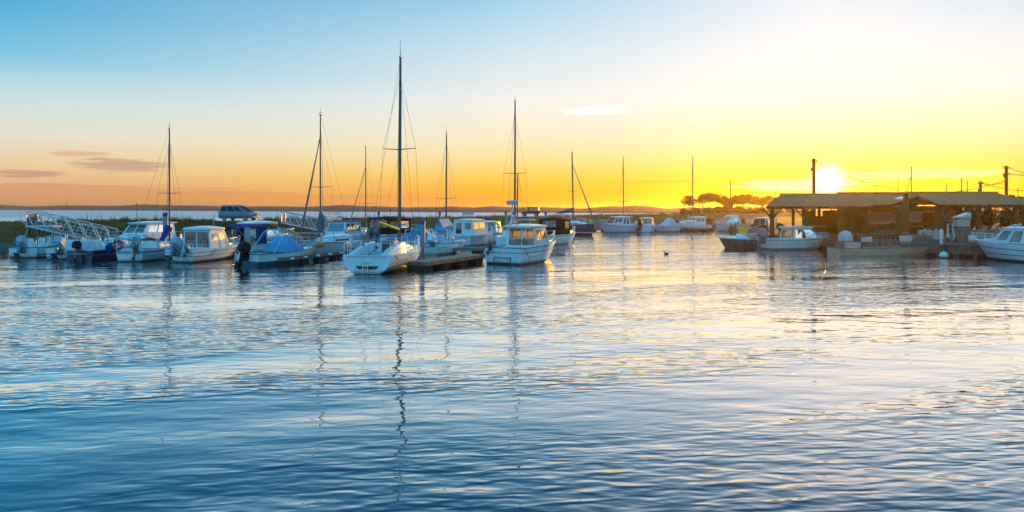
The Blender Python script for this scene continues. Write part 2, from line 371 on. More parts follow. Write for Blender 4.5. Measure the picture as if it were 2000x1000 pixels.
# ------------------------------------------------------------------ boats
class Boat:
    """placed by the photo's stern and bow columns; local x forward, y to port, z up from the water"""
    def __init__(s, name, label, spx, swl, bpx, L, B, zs, zb, away=True, cat='boat', group='boats moored in the marina', **k):
        Ds = D_of(swl); xs, ys = X_of(spx, Ds), Ds; q = (bpx - 1000.0) / F
        a = q * q + 1; b = -2 * (q * xs + ys); c = xs * xs + ys * ys - L * L; disc = b * b - 4 * a * c
        if disc < 0: t = -b / (2 * a)
        else: t = (-b + (1 if away else -1) * math.sqrt(disc)) / (2 * a)
        dirv = Vector((q * t - xs, t - ys)).normalized(); s.rz = math.atan2(dirv.y, dirv.x)
        s.cx, s.cy = xs + dirv.x * L / 2, ys + dirv.y * L / 2
        s.L, s.B, s.zs, s.zb = L, B, zs, zb; s.dir = dirv
        s.root = thing(name, label, cat, (s.cx, s.cy, 0), s.rz, group)
    def axis(s, px):
        """local x where the boat's centre line shows at column px"""
        q = (px - 1000.0) / F; den = s.dir.x - q * s.dir.y
        return (q * s.cy - s.cx) / den if abs(den) > 1e-3 else 0.0
    def depth(s, x): return s.cy + s.dir.y * x
    def z(s, py, x): return Z_of(py, s.depth(x))
    def world(s, x, y, z):
        return (s.cx + s.dir.x * x - s.dir.y * y, s.cy + s.dir.y * x + s.dir.x * y, z)
    # outline
    def b(s, t):
        w = s.tw + (1 - s.tw) * math.sin(min(t / .45, 1) * math.pi / 2)
        if t > .45: w *= max(0.0, 1 - ((t - .45) / .55) ** s.pw) ** .8
        return max(.015, w * s.B / 2)
    def sh(s, t): return s.zs + (s.zb - s.zs) * (t ** 1.6) - s.sag * math.sin(math.pi * t)
    def hull(s, m, draft=.3, tw=.85, pw=2.3, rake=.5, raked=0.0, wl=.86, fl=1.7, sag=.03, deck=((0, .08), (1, .04)), deckmat=None, stripes=(), rub=None, boot=None, transom=True):
        s.tw, s.pw, s.sag, s.rake, s.raked, s.wl, s.fl = tw, pw, sag, rake, raked, wl, fl
        N = 18; ts = [i / N for i in range(N + 1)]
        s.bands = [0, .12, .3, .5, .7, .8, .9, 1.0]
        h = MB(); rings = []
        for t in ts:
            P = [s.skin(t, q) for q in s.bands]
            rings.append([(x, y, z) for x, y, z in P] + [(x, -y, z) for x, y, z in P[::-1][1:]])
        h.loft(rings, transom, True, closed=False)
        s.draft = draft
        o = h.build('hull', m, s.root, sharp=50)
        dk = MB(); rr = []
        for i, t in enumerate(ts):
            dz = deck[0][1]
            for k in range(len(deck) - 1):
                (t0, a), (t1, bb) = deck[k], deck[k + 1]
                if t0 <= t <= t1: dz = a + (bb - a) * ((t - t0) / max(1e-6, t1 - t0))
            x, y, z = s.skin(t, 0); y -= .025; zz_ = s.sh(t) - dz
            rr.append([(x, y, zz_), (x, y * .5, zz_ + .03), (x, 0, zz_ + .04), (x, -y * .5, zz_ + .03), (x, -y, zz_)])
        dk.loft(rr, False, False, closed=False)
        dk.build('deck', deckmat or m, s.root, sharp=40)
        for (v0, v1, sm) in stripes: s.stripe(v0, v1, sm)
        if rub is not None:
            r = MB()
            for sg in (1, -1): r.path([(s.skin(t, .02)[0], sg * (s.skin(t, .02)[1] + .012), s.sh(t) - .015) for t in ts], .03, 6)
            x, y, z = s.skin(0, 0); r.tube((x - .01, -y, z), (x - .01, y, z), .028)
            r.build('rub_rail', rub, s.root)
        if boot is not None:
            s.stripe(.62, .72, boot, 'boot_stripe')
        return o
    def skin(s, t, q):
        """point on the starboard skin: t along, q from sheer (0) over waterline (.7) to keel (1)"""
        draft = getattr(s, 'draft', .3); zsh = s.sh(t); bb = s.b(t)
        w_wl = s.wl * (1 - .55 * max(0, t - .45) / .55)
        if q <= .7:
            k = q / .7; z = zsh * (1 - k); w = 1 + (w_wl - 1) * k ** s.fl
        else:
            k = (q - .7) / .3; z = -draft * k * (1 - .3 * t); w = w_wl * math.sqrt(max(0, 1 - k ** 1.6))
        hgt = 1 - z / max(zsh, .01)
        x = -s.L / 2 + s.L * t - s.rake * (t ** 3) * min(hgt, 1.4) + s.raked * (1 - t) ** 4 * (1 - hgt)
        return (x, -bb * w, z)
    def stripe(s, v0, v1, m, name='stripe'):
        st = MB(); ts = [i / 24 for i in range(25)]; off = .008
        for sg in (1, -1):
            st.loft([[(x, sg * (y - off), z) for x, y, z in (s.skin(t, v0), s.skin(t, (v0 + v1) / 2), s.skin(t, v1))] for t in ts], False, False, closed=False)
        a = [s.skin(0, v0), s.skin(0, v1)]
        st.quad((a[0][0] - off, a[0][1], a[0][2]), (a[1][0] - off, a[1][1], a[1][2]), (a[1][0] - off, -a[1][1], a[1][2]), (a[0][0] - off, -a[0][1], a[0][2]))
        return st.build(name, m, s.root)
    # fittings
    def tx(s, t): return -s.L / 2 + s.L * t
    def pulpit(s, t0=.6, h=.5, n=4, r=.018, mid=True, m=None):
        ts = [t0 + (1 - t0) * i / 10 for i in range(11)]; k = MB(); pts = {}
        for sg in (1, -1): pts[sg] = [(s.skin(t, 0)[0] + (.1 if t > .97 else 0), sg * max(.06, -s.skin(t, 0)[1] - .06), s.sh(t) + h) for t in ts]
        k.path(pts[1] + pts[-1][::-1], r, 5)
        for sg in (1, -1):
            for i in range(n + 1):
                p = pts[sg][int(i * 10 / n)]
                k.tube((p[0] - .06, p[1], p[2] - h - .03), p, r * .9, n=5)
            k.tube((pts[sg][0][0] - .25, pts[sg][0][1], pts[sg][0][2] - h), pts[sg][0], r, n=5)
            if mid: k.path([(p[0], p[1], p[2] - h * .5) for p in pts[sg]], r * .7, 5)
        return k.build('pulpit', m or STEEL, s.root)
    def stern_rail(s, t1=.25, h=.5, r=.018):
        ts = [t1 * (1 - i / 5) for i in range(6)]; k = MB()
        P = {sg: [(s.skin(t, 0)[0], sg * (-s.skin(t, 0)[1] - .06), s.sh(t) + h) for t in ts] for sg in (1, -1)}
        k.path(P[1] + P[-1][::-1], r, 5)
        for sg in (1, -1):
            for i in (0, 2, 5): p = P[sg][i]; k.tube((p[0], p[1], p[2] - h - .02), p, r * .9, n=5)
        return k.build('stern_rail', STEEL, s.root)
    def lifelines(s, t0=.2, t1=.75, n=4, h=.6):
        for sg in (1, -1):
            k = MB(); pr = None
            for i in range(n + 1):
                t = t0 + (t1 - t0) * i / n; x, y, z = s.skin(t, 0); y = sg * (-y - .07)
                k.tube((x, y, z - .03), (x, y, z + h), .014, n=5)
                if pr:
                    k.tube(pr, (x, y, z + h), .007, n=4); k.tube((pr[0], pr[1], pr[2] - h / 2), (x, y, z + h / 2), .007, n=4)
                pr = (x, y, z + h)
            k.build('lifeline', STEEL, s.root)
    def outboard(s, y=0.0, cowl=None, tilt=0.0, size=1.0, x=None, z=None, legm=None, cover=False):
        x0 = (s.skin(0, 0)[0] if x is None else x); z0 = s.sh(0) if z is None else z; k = size
        M = Matrix.Translation((x0 - .05, y, z0)) @ Matrix.Rotation(tilt, 4, 'Y')
        def tr(mb): mb.v = [tuple(M @ Vector(p)) for p in mb.v]; return mb
        c = MB(); prof = [(.02, .17, .30, .16), (.06, .22, .36, .2), (.28, .23, .38, .21), (.46, .2, .34, .18), (.56, .1, .22, .12)]
        def ring(z, hw, bk, fr): return [(-.2 * k + q[0] * k, q[1] * k, z * k) for q in rrect(-bk, fr, hw * .85, hw, .1, 3)]
        c.loft([ring(*p) for p in prof])
        if cover: c.path([(.05 * k, 0, .1 * k), (-.5 * k, 0, .02 * k)], [.23 * k, .12 * k], 8)
        mo = tr(c).build('outboard_motor', cowl or BLACK, s.root)
        l = MB(); l.loft([[(-.2 * k + q[0] * k, q[1] * k, z * k) for q in rrect(-a, a * .8, .07, .06, .04, 2)] for z, a in ((.04, .2), (-.3, .13), (-.62, .11), (-.64, .11))])
        l.box(-.52 * k, -.02 * k, -.13 * k, .13 * k, -.66 * k, -.64 * k)
        l.loft([[(-.2 * k + q[0] * k, q[1] * k, z * k) for q in rrect(-a, a * .8, .03, .02, .02, 2)] for z, a in ((-.66, .14), (-.82, .11), (-1.02, .05))])
        l.path([(.06 * k, 0, -.84 * k), (-.1 * k, 0, -.84 * k), (-.42 * k, 0, -.84 * k), (-.5 * k, 0, -.84 * k)], [.01, .06 * k, .06 * k, .03 * k], 8)
        l.box(-.06 * k, .1 * k, -.16 * k, .16 * k, -.34 * k, .02 * k)
        tr(l).build('drive_leg', legm or GREYMOTOR, mo)
        p = MB()
        for a in range(3):
            t = a * 2.094
            p.quad((-.5 * k, 0, -.84 * k), (-.52 * k, math.cos(t - .45) * .17 * k, -.84 * k + math.sin(t - .45) * .17 * k), (-.48 * k, math.cos(t) * .2 * k, -.84 * k + math.sin(t) * .2 * k), (-.45 * k, math.cos(t + .45) * .17 * k, -.84 * k + math.sin(t + .45) * .17 * k))
        tr(p).build('propeller', BLACK, mo, smooth=False)
        return mo
    def bimini(s, x0, x1, w, z0, z1, m, legs=True, sag=.12, name='canopy', drop=0.0, fr=None):
        k = MB(); rings = []
        for i in range(9):
            u = i / 8; x = x0 + (x1 - x0) * u; ends = (abs(u - .5) * 2) ** 3
            up, lo = [], []
            for j in range(11):
                a = (j / 10 - .5) * 2; zz_ = z1 - sag * a * a - ends * (sag + drop) - .02 * math.sin(3 * math.pi * u) ** 2
                up.append((x, a * w, zz_)); lo.append((x, a * w * .985, zz_ - .025))
            rings.append(up + lo[::-1])
        o = k.loft(rings).build(name, m, s.root)
        if legs:
            f = MB(); xm = (x0 + x1) / 2
            for sg in (1, -1):
                for xe in (x0 + .08, xm, x1 - .08): f.tube((xm + (xe - xm) * .2, sg * (w - .02), z0), (xe, sg * w * .98, z1 - sag - (.1 if xe != xm else 0)), .016, n=5)
            f.build('canopy_frame', fr or STEEL, o)
        return o
    def screen(s, x, z0, h, w, rake=.35, wrap=.6, m=None, fm=None, n=6):
        """wrap-round windscreen with a frame"""
        k = MB(); top, bot = [], []
        for i in range(n + 1):
            a = (i / n - .5) * 2; xx = x - wrap * abs(a) ** 2.2
            bot.append((xx, a * w, z0)); top.append((xx - rake, a * w * .9, z0 + h - .1 * abs(a) ** 3))
        k.loft([bot, top], False, False, closed=False)
        o = k.build('windscreen', m or CLEAR, s.root)
        f = MB(); f.path(top, .018, 5); f.path(bot, .016, 5)
        for i in (0, 2, n - 2, n): f.tube(bot[i], top[i], .014, n=5)
        f.build('screen_frame', fm or STEEL, o)
        return o
    def console(s, x, z0, h=.75, w=.35, m=None, wheel=True):
        c = MB(); c.loft([[(x + a + q[0], q[1], z0 + zz_) for q in rrect(-dd, dd, w, w * .9, .06, 3)] for zz_, a, dd in ((0, 0, .3), (h * .7, .02, .28), (h, .1, .16))])
        o = c.build('console', m or WHITE, s.root)
        if wheel:
            wh = MB(); wh.torus((x - .38, 0, z0 + h * .85), .19, .02, 'x'); wh.tube((x - .38, -.19, z0 + h * .85), (x - .38, .19, z0 + h * .85), .014); wh.tube((x - .38, 0, z0 + h * .85), (x - .2, 0, z0 + h * .8), .02)
            wh.build('steering_wheel', BLACK, o)
        return o
    def seat(s, x, y, z0, w=.45, m=None):
        c = MB(); c.slab([(x + a, y + b) for a, b in rrect(-.22, .22, w / 2, w / 2, .07)], z0, z0 + .42, .02)
        c.loft([[(x - .22 + zz_ * -.2 + q[0], y + q[1], z0 + .42 + zz_) for q in rrect(-.05, .05, w / 2 * kk, w / 2 * kk, .03, 2)] for zz_, kk in ((0, .95), (.25, 1), (.42, .9), (.46, .7))])
        return c.build('seat', m or WHITE, s.root)
    def fore_hatch(s, t, w=.28):
        c = MB(); x = s.tx(t); z0 = s.sh(t); c.slab(rrect(x - w, x + w, w, w, .06), z0 - .05, z0 + .07, .02); return c.build('hatch', GREYCANVAS, s.root)
    def coachroof(s, t0, t1, w0, w1, h, m=None, ports=2, z=None):
        """low raised cabin top of a sailing boat with side ports"""
        x0, x1 = s.tx(t0), s.tx(t1); zb = (s.sh((t0 + t1) / 2) - .06) if z is None else z
        rings = []
        for i in range(9):
            u = i / 8; x = x0 + (x1 - x0) * u; w = w0 + (w1 - w0) * u; hh = h * (1 - u ** 3 * .92)
            rings.append([(x, -w, zb - .03), (x, -w * .93, zb + hh * .75), (x, -w * .8, zb + hh * .95), (x, 0, zb + hh * 1.05), (x, w * .8, zb + hh * .95), (x, w * .93, zb + hh * .75), (x, w, zb - .03)])
        o = MB().loft(rings, True, True, closed=False).build('coachroof', m or WHITE, s.root)
        for sg in (1, -1):
            for i in range(ports):
                u0 = .12 + .55 * i / max(1, ports); u1 = u0 + .42 / max(1, ports); P = MB(); q = []
                for uu, vv in ((u0, .3), (u1, .3), (u1 - .03, .75), (u0 + .03, .75)):
                    x = x0 + (x1 - x0) * uu; w = (w0 + (w1 - w0) * uu) * (1 - .07 * vv / .75); q.append((x, sg * (w + .008), zb + h * (1 - uu ** 3 * .92) * .75 * vv))
                P.quad(*q).build('window', DARKGLASS, o, smooth=False)
        return o
    def rig(s, mx, ztop, zbase=1.0, r=.06, spread=((.5, .8),), boom=None, jib=None, sailm=None, fore=True, backs=True, vane=True, jibm=None, boommat=None, jt=.9, lean=0.0):
        """mast, spreaders, wires; boom=(length, height, aft droop)"""
        def at(z): return (mx + lean * (z - zbase), 0, z)
        ma = MB().path([at(zbase), at(zbase + (ztop - zbase) * .75), at(ztop)], [r, r, r * .75], 8).build('mast', SPAR, s.root)
        sw = []
        for fz, hw in spread:
            z = zbase + (ztop - zbase) * fz; p = at(z); sp = MB()
            for sg in (1, -1): sp.tube((p[0], 0, z), (p[0] - .12, sg * hw, z + .05), r * .38, r * .25, 5)
            sp.build('spreader', SPAR, ma); sw.append((hw, z))
        if vane:
            v = MB(); v.tube(at(ztop), (at(ztop)[0], 0, ztop + .5), .012, n=4); v.tube((at(ztop)[0] - .22, 0, ztop + .18), (at(ztop)[0] + .2, 0, ztop + .18), .012, n=4)
            v.box(at(ztop)[0] - .12, at(ztop)[0] + .12, -.04, .04, ztop - .02, ztop + .05); v.build('masthead_vane', BLACK, ma)
        def wire(a, b, w=.008): MB().tube(a, b, w, n=4).build('stay', WIRE, s.root)
        bowx, sternx = s.L / 2 - .15, -s.L / 2 + .1
        zj = zbase + (ztop - zbase) * jt
        if fore: wire((bowx, 0, s.zb), at(zj))
        if backs: wire((sternx, 0, s.zs), at(ztop))
        cyw = s.B / 2 * .92
        for sg in (1, -1):
            if sw:
                hw, z = sw[-1]; wire((mx - .1, sg * cyw, s.zs), (at(z)[0] - .12, sg * hw, z + .05)); wire((at(z)[0] - .12, sg * hw, z + .05), at(zj))
                wire((mx - .35, sg * cyw, s.zs), (at(z)[0], 0, z - .1), .006)
            else: wire((mx - .1, sg * cyw, s.zs), at(ztop))
        for dx_ in (-.16, -.24): MB().path([(mx + dx_, .06, zbase + .3), (at(zbase + (ztop - zbase) * .5)[0] + dx_ * .8, .05, zbase + (ztop - zbase) * .5), (at(ztop)[0] - .05, 0, ztop - .1)], .008, 4).build('halyard', WIRE, ma)
        if jib:
            a, b = Vector((bowx, 0, s.zb + .35)), Vector(at(zj - .25)); pts = [a + (b - a) * i / 8 for i in range(9)]
            MB().path(pts, [jib * q for q in (.6, 1, 1.05, 1, .9, .75, .6, .45, .25)], 7).build('furled_jib', jibm or GREYCANVAS, s.root)
        if boom:
            bl, bz, dr = boom
            bo = MB().path([(mx - .1, 0, bz), (mx - bl, 0, bz + dr)], r * .85, 8).build('boom', boommat or SPAR, s.root)
            if sailm:
                pts = []; rs = []
                for i in range(11):
                    u = i / 10; pts.append((mx - .12 - (bl - .2) * u, .015 * math.sin(9 * u), bz + dr * u + .14 + .10 * (1 - u) + .02 * math.sin(14 * u))); rs.append((.20 * (1 - u) + .09) * (1 + .12 * math.sin(17 * u)))
                MB().path(pts, rs, 9).build('furled_sail', sailm, bo)
        return ma
FENDERS = 'white fenders hung along boat sides'
def fender(boat, t, label, side=1, z=None, r=.10, h=.55, m=None, group=None):
    x, y, zs = boat.skin(t, .3); X, Y, Zt = boat.world(x, side * (y - r - .02) * 1.0, 0); zc = (boat.sh(t) * .45) if z is None else z
    o = thing('fender', label, 'fender', (X, Y, zc - h / 2), 0, group)
    MB().path([(0, 0, 0), (0, 0, .06), (0, 0, .14), (0, 0, h - .14), (0, 0, h - .06), (0, 0, h)], [r * .35, r * .8, r, r, r * .8, r * .3], 10).build('bladder', m or FENDERW, o)
    MB().tube((0, 0, h), (0, 0, max(h + .05, boat.sh(t) - (zc - h / 2))), .012, n=4).build('rope', WIRE, o)
    return o

# ------------------------------------------------------------------ water
def make_water():
    m = bpy.data.materials.new('harbour_water'); m.use_nodes = True; k = NG(m.node_tree); k.n.clear()
    ge = k.n.new('ShaderNodeNewGeometry'); px, py, pz = k.sep(ge.outputs['Position'])
    wob = k.noise(k.xyz(k.m('MULTIPLY', px, .06), k.m('MULTIPLY', py, .06), 0.0), 1.0, 2.0)
    def layer(sx, sy, rot, det=2.0, seed=0.0, dist=.3):
        c, s_ = math.cos(rot), math.sin(rot)
        u = k.m('ADD', k.m('MULTIPLY', px, c), k.m('MULTIPLY', py, s_)); w = k.m('SUBTRACT', k.m('MULTIPLY', py, c), k.m('MULTIPLY', px, s_))
        return k.noise(k.xyz(k.m('MULTIPLY', u, sx), k.m('ADD', k.m('MULTIPLY', w, sy), k.m('MULTIPLY', wob, 1.5)), seed), 1.0, det, 0.45, dist)
    calm = k.mr(layer(.05, .17, .28, 3.0, 3.0, .8), .38, .62, .25, 1.15, True)
    h = k.m('MULTIPLY', layer(.13, .40, .30, 1.0, 1.0), W_AMP[0])
    h = k.m('ADD', h, k.m('MULTIPLY', layer(.55, 1.35, -.10, 1.0, 2.0), W_AMP[1]))
    h2 = k.m('MULTIPLY', layer(1.7, 4.8, .12, 1.0, 5.0), W_AMP[2])
    h2 = k.m('ADD', h2, k.m('MULTIPLY', layer(3.6, 8.5, -.2, 1.0, 6.0), W_AMP[3]))
    h = k.m('ADD', h, k.m('MULTIPLY', h2, calm))
    bn = k.n.new('ShaderNodeBump'); bn.inputs['Strength'].default_value = 1.0; bn.inputs['Distance'].default_value = 1.0
    k.put(bn.inputs['Height'], k.m('MULTIPLY', h, k.mr(py, 115, 320, 1.0, 5.0)))
    gl = k.n.new('ShaderNodeBsdfGlossy'); k.put(gl.inputs['Roughness'], k.mr(py, 100, 300, .015, .34)); gl.inputs[0].default_value = (1, 1, 1, 1); k.l.new(bn.outputs[0], gl.inputs['Normal'])
    df = k.n.new('ShaderNodeBsdfDiffuse'); df.inputs[0].default_value = (0.004, 0.035, 0.065, 1)
    fr = k.n.new('ShaderNodeLayerWeight'); fr.inputs[0].default_value = 0.5; k.l.new(bn.outputs[0], fr.inputs['Normal'])
    mx = k.n.new('ShaderNodeMixShader'); k.put(mx.inputs[0], k.m('ADD', k.m('MULTIPLY', k.m('POWER', k.mr(fr.outputs['Facing'], .45, .87), 1.6), .86), .11, clamp=True)); k.l.new(df.outputs[0], mx.inputs[1]); k.l.new(gl.outputs[0], mx.inputs[2])
    o = k.n.new('ShaderNodeOutputMaterial'); k.l.new(mx.outputs[0], o.inputs[0])
    w = MB(); w.quad((-3900, -15, 0), (3900, -15, 0), (3900, 4150, 0), (-3900, 4150, 0))
    return tag(w.build('water', m, smooth=False), None, None, kind='structure')
W_AMP = (0.085, 0.027, 0.032, 0.0055); W_IOR = 1.75
make_water()

# ------------------------------------------------------------------ far hills
def interp(tab, x):
    if x <= tab[0][0]: return tab[0][1]
    for (a, b), (c, d_) in zip(tab, tab[1:]):
        if x <= c: return b + (d_ - b) * (x - a) / (c - a)
    return tab[-1][1]
HILL = mat('wooded_hill', (0.075, 0.055, 0.04), 0.95, noise=0.45, nscale=0.02)
hill_top = [(-900, 402), (-300, 401), (0, 400), (60, 403), (130, 401), (220, 402), (290, 399), (340, 401), (400, 401.5), (460, 404), (520, 402.5), (600, 404), (640, 402), (670, 400), (700, 402), (760, 403.5),
            (800, 405), (850, 404), (885, 403), (925, 405), (965, 402.5), (1010, 405), (1040, 404), (1080, 405), (1140, 407), (1160, 405), (1195, 402.5), (1215, 403), (1240, 401), (1262, 402), (1302, 407), (1340, 405), (1500, 403), (2100, 402), (3000, 402)]
hm = MB(); rings = []
for px in range(-900, 3001, 4):
    Db = D_of(410 + 7 * min(max(px, 0), 1330) / 1330.0); yt = interp(hill_top, px) + rnd.uniform(-.45, .45) * (.5 + .5 * min(max(px, 0), 1330) / 1330)
    Dr = Db * 1.2; k = (px - 1000) / F; zr = Z_of(yt, Dr)
    rings.append([(k * Db, Db, -.5), (k * Db, Db + 2, 1.2), (k * (Db * .6 + Dr * .4), Db * .6 + Dr * .4, zr * .62), (k * Dr, Dr, zr), (k * Dr * 1.3, Dr * 1.3, zr * .5), (k * Dr * 1.4, Dr * 1.4, -1)])
hm.loft(rings, False, False, closed=False); tag(hm.build('hills', HILL), None, None, kind='structure')

# ------------------------------------------------------------------ embankment with road
def ground_mat():
    m = bpy.data.materials.new('bank_ground'); m.use_nodes = True; k = NG(m.node_tree); b = k.n['Principled BSDF']
    ge = k.n.new('ShaderNodeNewGeometry'); px, py, pz = k.sep(ge.outputs['Position'])
    n1 = k.noise(ge.outputs['Position'], .9, 5.0, .6); n2 = k.noise(ge.outputs['Position'], .15, 3.0)
    gr = k.mix(k.mr(n1, .35, .65), (0.15, 0.080, 0.014), (0.24, 0.125, 0.035)); gr = k.mix(k.mr(n2, .4, .62), gr, (0.12, 0.095, 0.04))
    mud = k.mix(k.mr(n1, .35, .65), (0.075, 0.050, 0.036), (0.14, 0.10, 0.075))
    k.put(b.inputs['Base Color'], k.mix(k.mr(k.m('ADD', pz, k.m('MULTIPLY', n1, .6)), .85, 1.15), mud, gr))
    b.inputs['Roughness'].default_value = .95
    bn = k.n.new('ShaderNodeBump'); bn.inputs['Distance'].default_value = .12; k.put(bn.inputs['Height'], n1); k.l.new(bn.outputs[0], b.inputs['Normal'])
    return m
GROUND = ground_mat()
ROADM = mat('sandy_road', (0.20, 0.155, 0.12), 0.95, noise=0.3, nscale=.8)
footD = [(-600, 46), (0, 49), (60, 54), (150, 62), (300, 66), (450, 70), (545, 75), (660, 85), (700, 88), (860, 96), (1000, 103), (1100, 108), (1200, 113), (1330, 119), (1480, 122)]
crestD = [(-600, 64), (0, 66), (300, 70), (467, 74), (540, 80), (700, 93), (860, 113), (1000, 140), (1200, 186), (1330, 225), (1480, 235)]
crestZ = [(-600, 2.1), (0, 2.05), (467, 1.98), (700, 1.9), (1035, 1.62), (1330, 1.5), (1480, 1.5)]
PROF = [(0, -.4), (.05, .25), (.15, .62), (.35, 1.0), (.6, 1.45), (.8, 1.75), (1.0, 2.0)]
def bankpt(px, u):
    a, b = interp(footD, px), interp(crestD, px); zt = interp(crestZ, px); D = a + (b - a) * u; z = interp(PROF, u); z = z if z < .3 else .3 + (z - .3) * (zt - .3) / 1.7
    return Vector(((px - 1000) / F * D, D, z))
bk = MB(); rings = []; rd = MB(); rr = []
for px in range(-600, 1481, 10):
    row = []
    for i in range(25):
        p = bankpt(px, i / 24); 
        if 2 < i < 24: p.z += rnd.uniform(-.07, .07)
        row.append(p)
    b = interp(crestD, px); zt = interp(crestZ, px); k = (px - 1000) / F; w = b * .065
    row += [(k * (b + w), b + w, zt), (k * (b + w + 2), b + w + 2, zt - .8), (k * (b + w + 5), b + w + 5, -.6)]
    rings.append(row); rr.append([(k * (b + .5), b + .5, zt + .006), (k * (b + w), b + w, zt + .006)])
bk.loft(rings, False, False, closed=False); tag(bk.build('embankment', GROUND), None, None, kind='structure')
rd.loft(rr, False, False, closed=False); tag(rd.build('road', ROADM), None, None, kind='structure')

# land behind the quay, and the wooded point
qx = [1395, 1425, 1462, 1500, 1560, 1640, 1750, 1850, 1925, 2100, 2500]; qD = [121, 104, 80, 67, 62, 57, 52.5, 49, 47.5, 46, 46]
ld = MB(); rings = []
for px, D0 in zip(qx, qD):
    k = (px - 1000) / F
    rings.append([(k * D, D, z) for D, z in ((D0 + .25, -.6), (D0 + .3, .78), (D0 + 5, .9), (130, .98), (200, 1.3), (330, 1.6), (700, 2.0), (900, -1))])
ld.loft(rings, False, False, closed=False); tag(ld.build('shore_ground', mat('shore_dirt', (0.085, 0.062, 0.035), .95, noise=.45, nscale=.7, bump=.6, bscale=3)), None, None, kind='structure')
qw = MB(); pts = [((px - 1000) / F * D, D) for px, D in zip(qx[3:], qD[3:])]
for (x0, y0), (x1, y1) in zip(pts, pts[1:]):
    qw.bar((x0, y0 + .15, .55), (x1, y1 + .15, .55), .5, .62); L_ = math.hypot(x1 - x0, y1 - y0); n = max(2, int(L_ / 1.2))
    for i in range(n):
        t = (i + .5) / n; x, y = x0 + (x1 - x0) * t, y0 + (y1 - y0) * t; qw.tube((x, y, -.8), (x, y, .5), .13, n=8)
tag(qw.build('quay_edge', mat('quay_timber', (0.14, 0.10, 0.075), .9, noise=.45, nscale=1.6, bump=.7, bscale=5)), None, None, kind='structure')
hd = MB(); rings = []
for px in range(1300, 2400, 8):
    k = (px - 1000) / F; zt = interp([(1300, .9), (1318, 1.7), (1345, 3.0), (1400, 3.2), (1500, 2.8), (2400, 2.8)], px) + rnd.uniform(-.15, .15)
    rings.append([(k * 215, 215, .8), (k * 240, 240, .8 + (zt - .8) * .6), (k * 270, 270, zt), (k * 300, 300, zt * .9), (k * 330, 330, -.5)])
hd.loft(rings, False, False, closed=False); tag(hd.build('headland', GROUND), None, None, kind='structure')

# grass and reeds: one uncountable cover
def grass():
    r = np.random.default_rng(3); N = 52000
    vs = np.zeros((N, 3, 3)); 
    for i in range(N):
        c = r.random()
        px = r.uniform(-60, 1420); u = 1 - r.random() ** 1.5 * .8
        p = bankpt(px, u); far = p.y / 75
        cl = .5 + .5 * math.sin(px * .043) * math.sin(px * .017 + 1.3) + .3 * math.sin(px * .21)
        hgt = (.22 + .25 * r.random() + (.45 * max(0, cl) * r.random() ** 2.5 if u > .86 else 0)) * (1 if px < 900 else 1.15)
        if r.random() < .02 and u > .9 and 120 < px < 900: hgt = r.uniform(.7, 1.15)
        if (420 < px < 515 or px < 110 or 1000 < px < 1070) and u > .75: hgt *= .4
        a = r.uniform(0, 6.283); wd = r.uniform(.02, .05) * (.7 + .5 * far); lx, ly = r.normal(0, .16, 2) * hgt * 1.6
        vs[i, 0] = (p.x - math.cos(a) * wd, p.y - math.sin(a) * wd, p.z - .08); vs[i, 1] = (p.x + math.cos(a) * wd, p.y + math.sin(a) * wd, p.z - .08)
        vs[i, 2] = (p.x + lx, p.y + ly, p.z + hgt)
    me = bpy.data.meshes.new('grass'); me.vertices.add(N * 3); me.vertices.foreach_set('co', vs.ravel())
    me.loops.add(N * 3); me.loops.foreach_set('vertex_index', np.arange(N * 3, dtype=np.int32)); me.polygons.add(N)
    me.polygons.foreach_set('loop_start', np.arange(0, N * 3, 3, dtype=np.int32)); me.update(calc_edges=True); me.validate()
    me.materials.append(mat('reed_grass', (0.24, 0.115, 0.018), .8, col2=(0.40, 0.20, 0.05), nscale=.6, noise=.3))
    o = bpy.data.objects.new('grass', me); COL.objects.link(o); tag(o, 'tall green grass and reeds covering the sea bank', 'grass', kind='stuff')
grass()

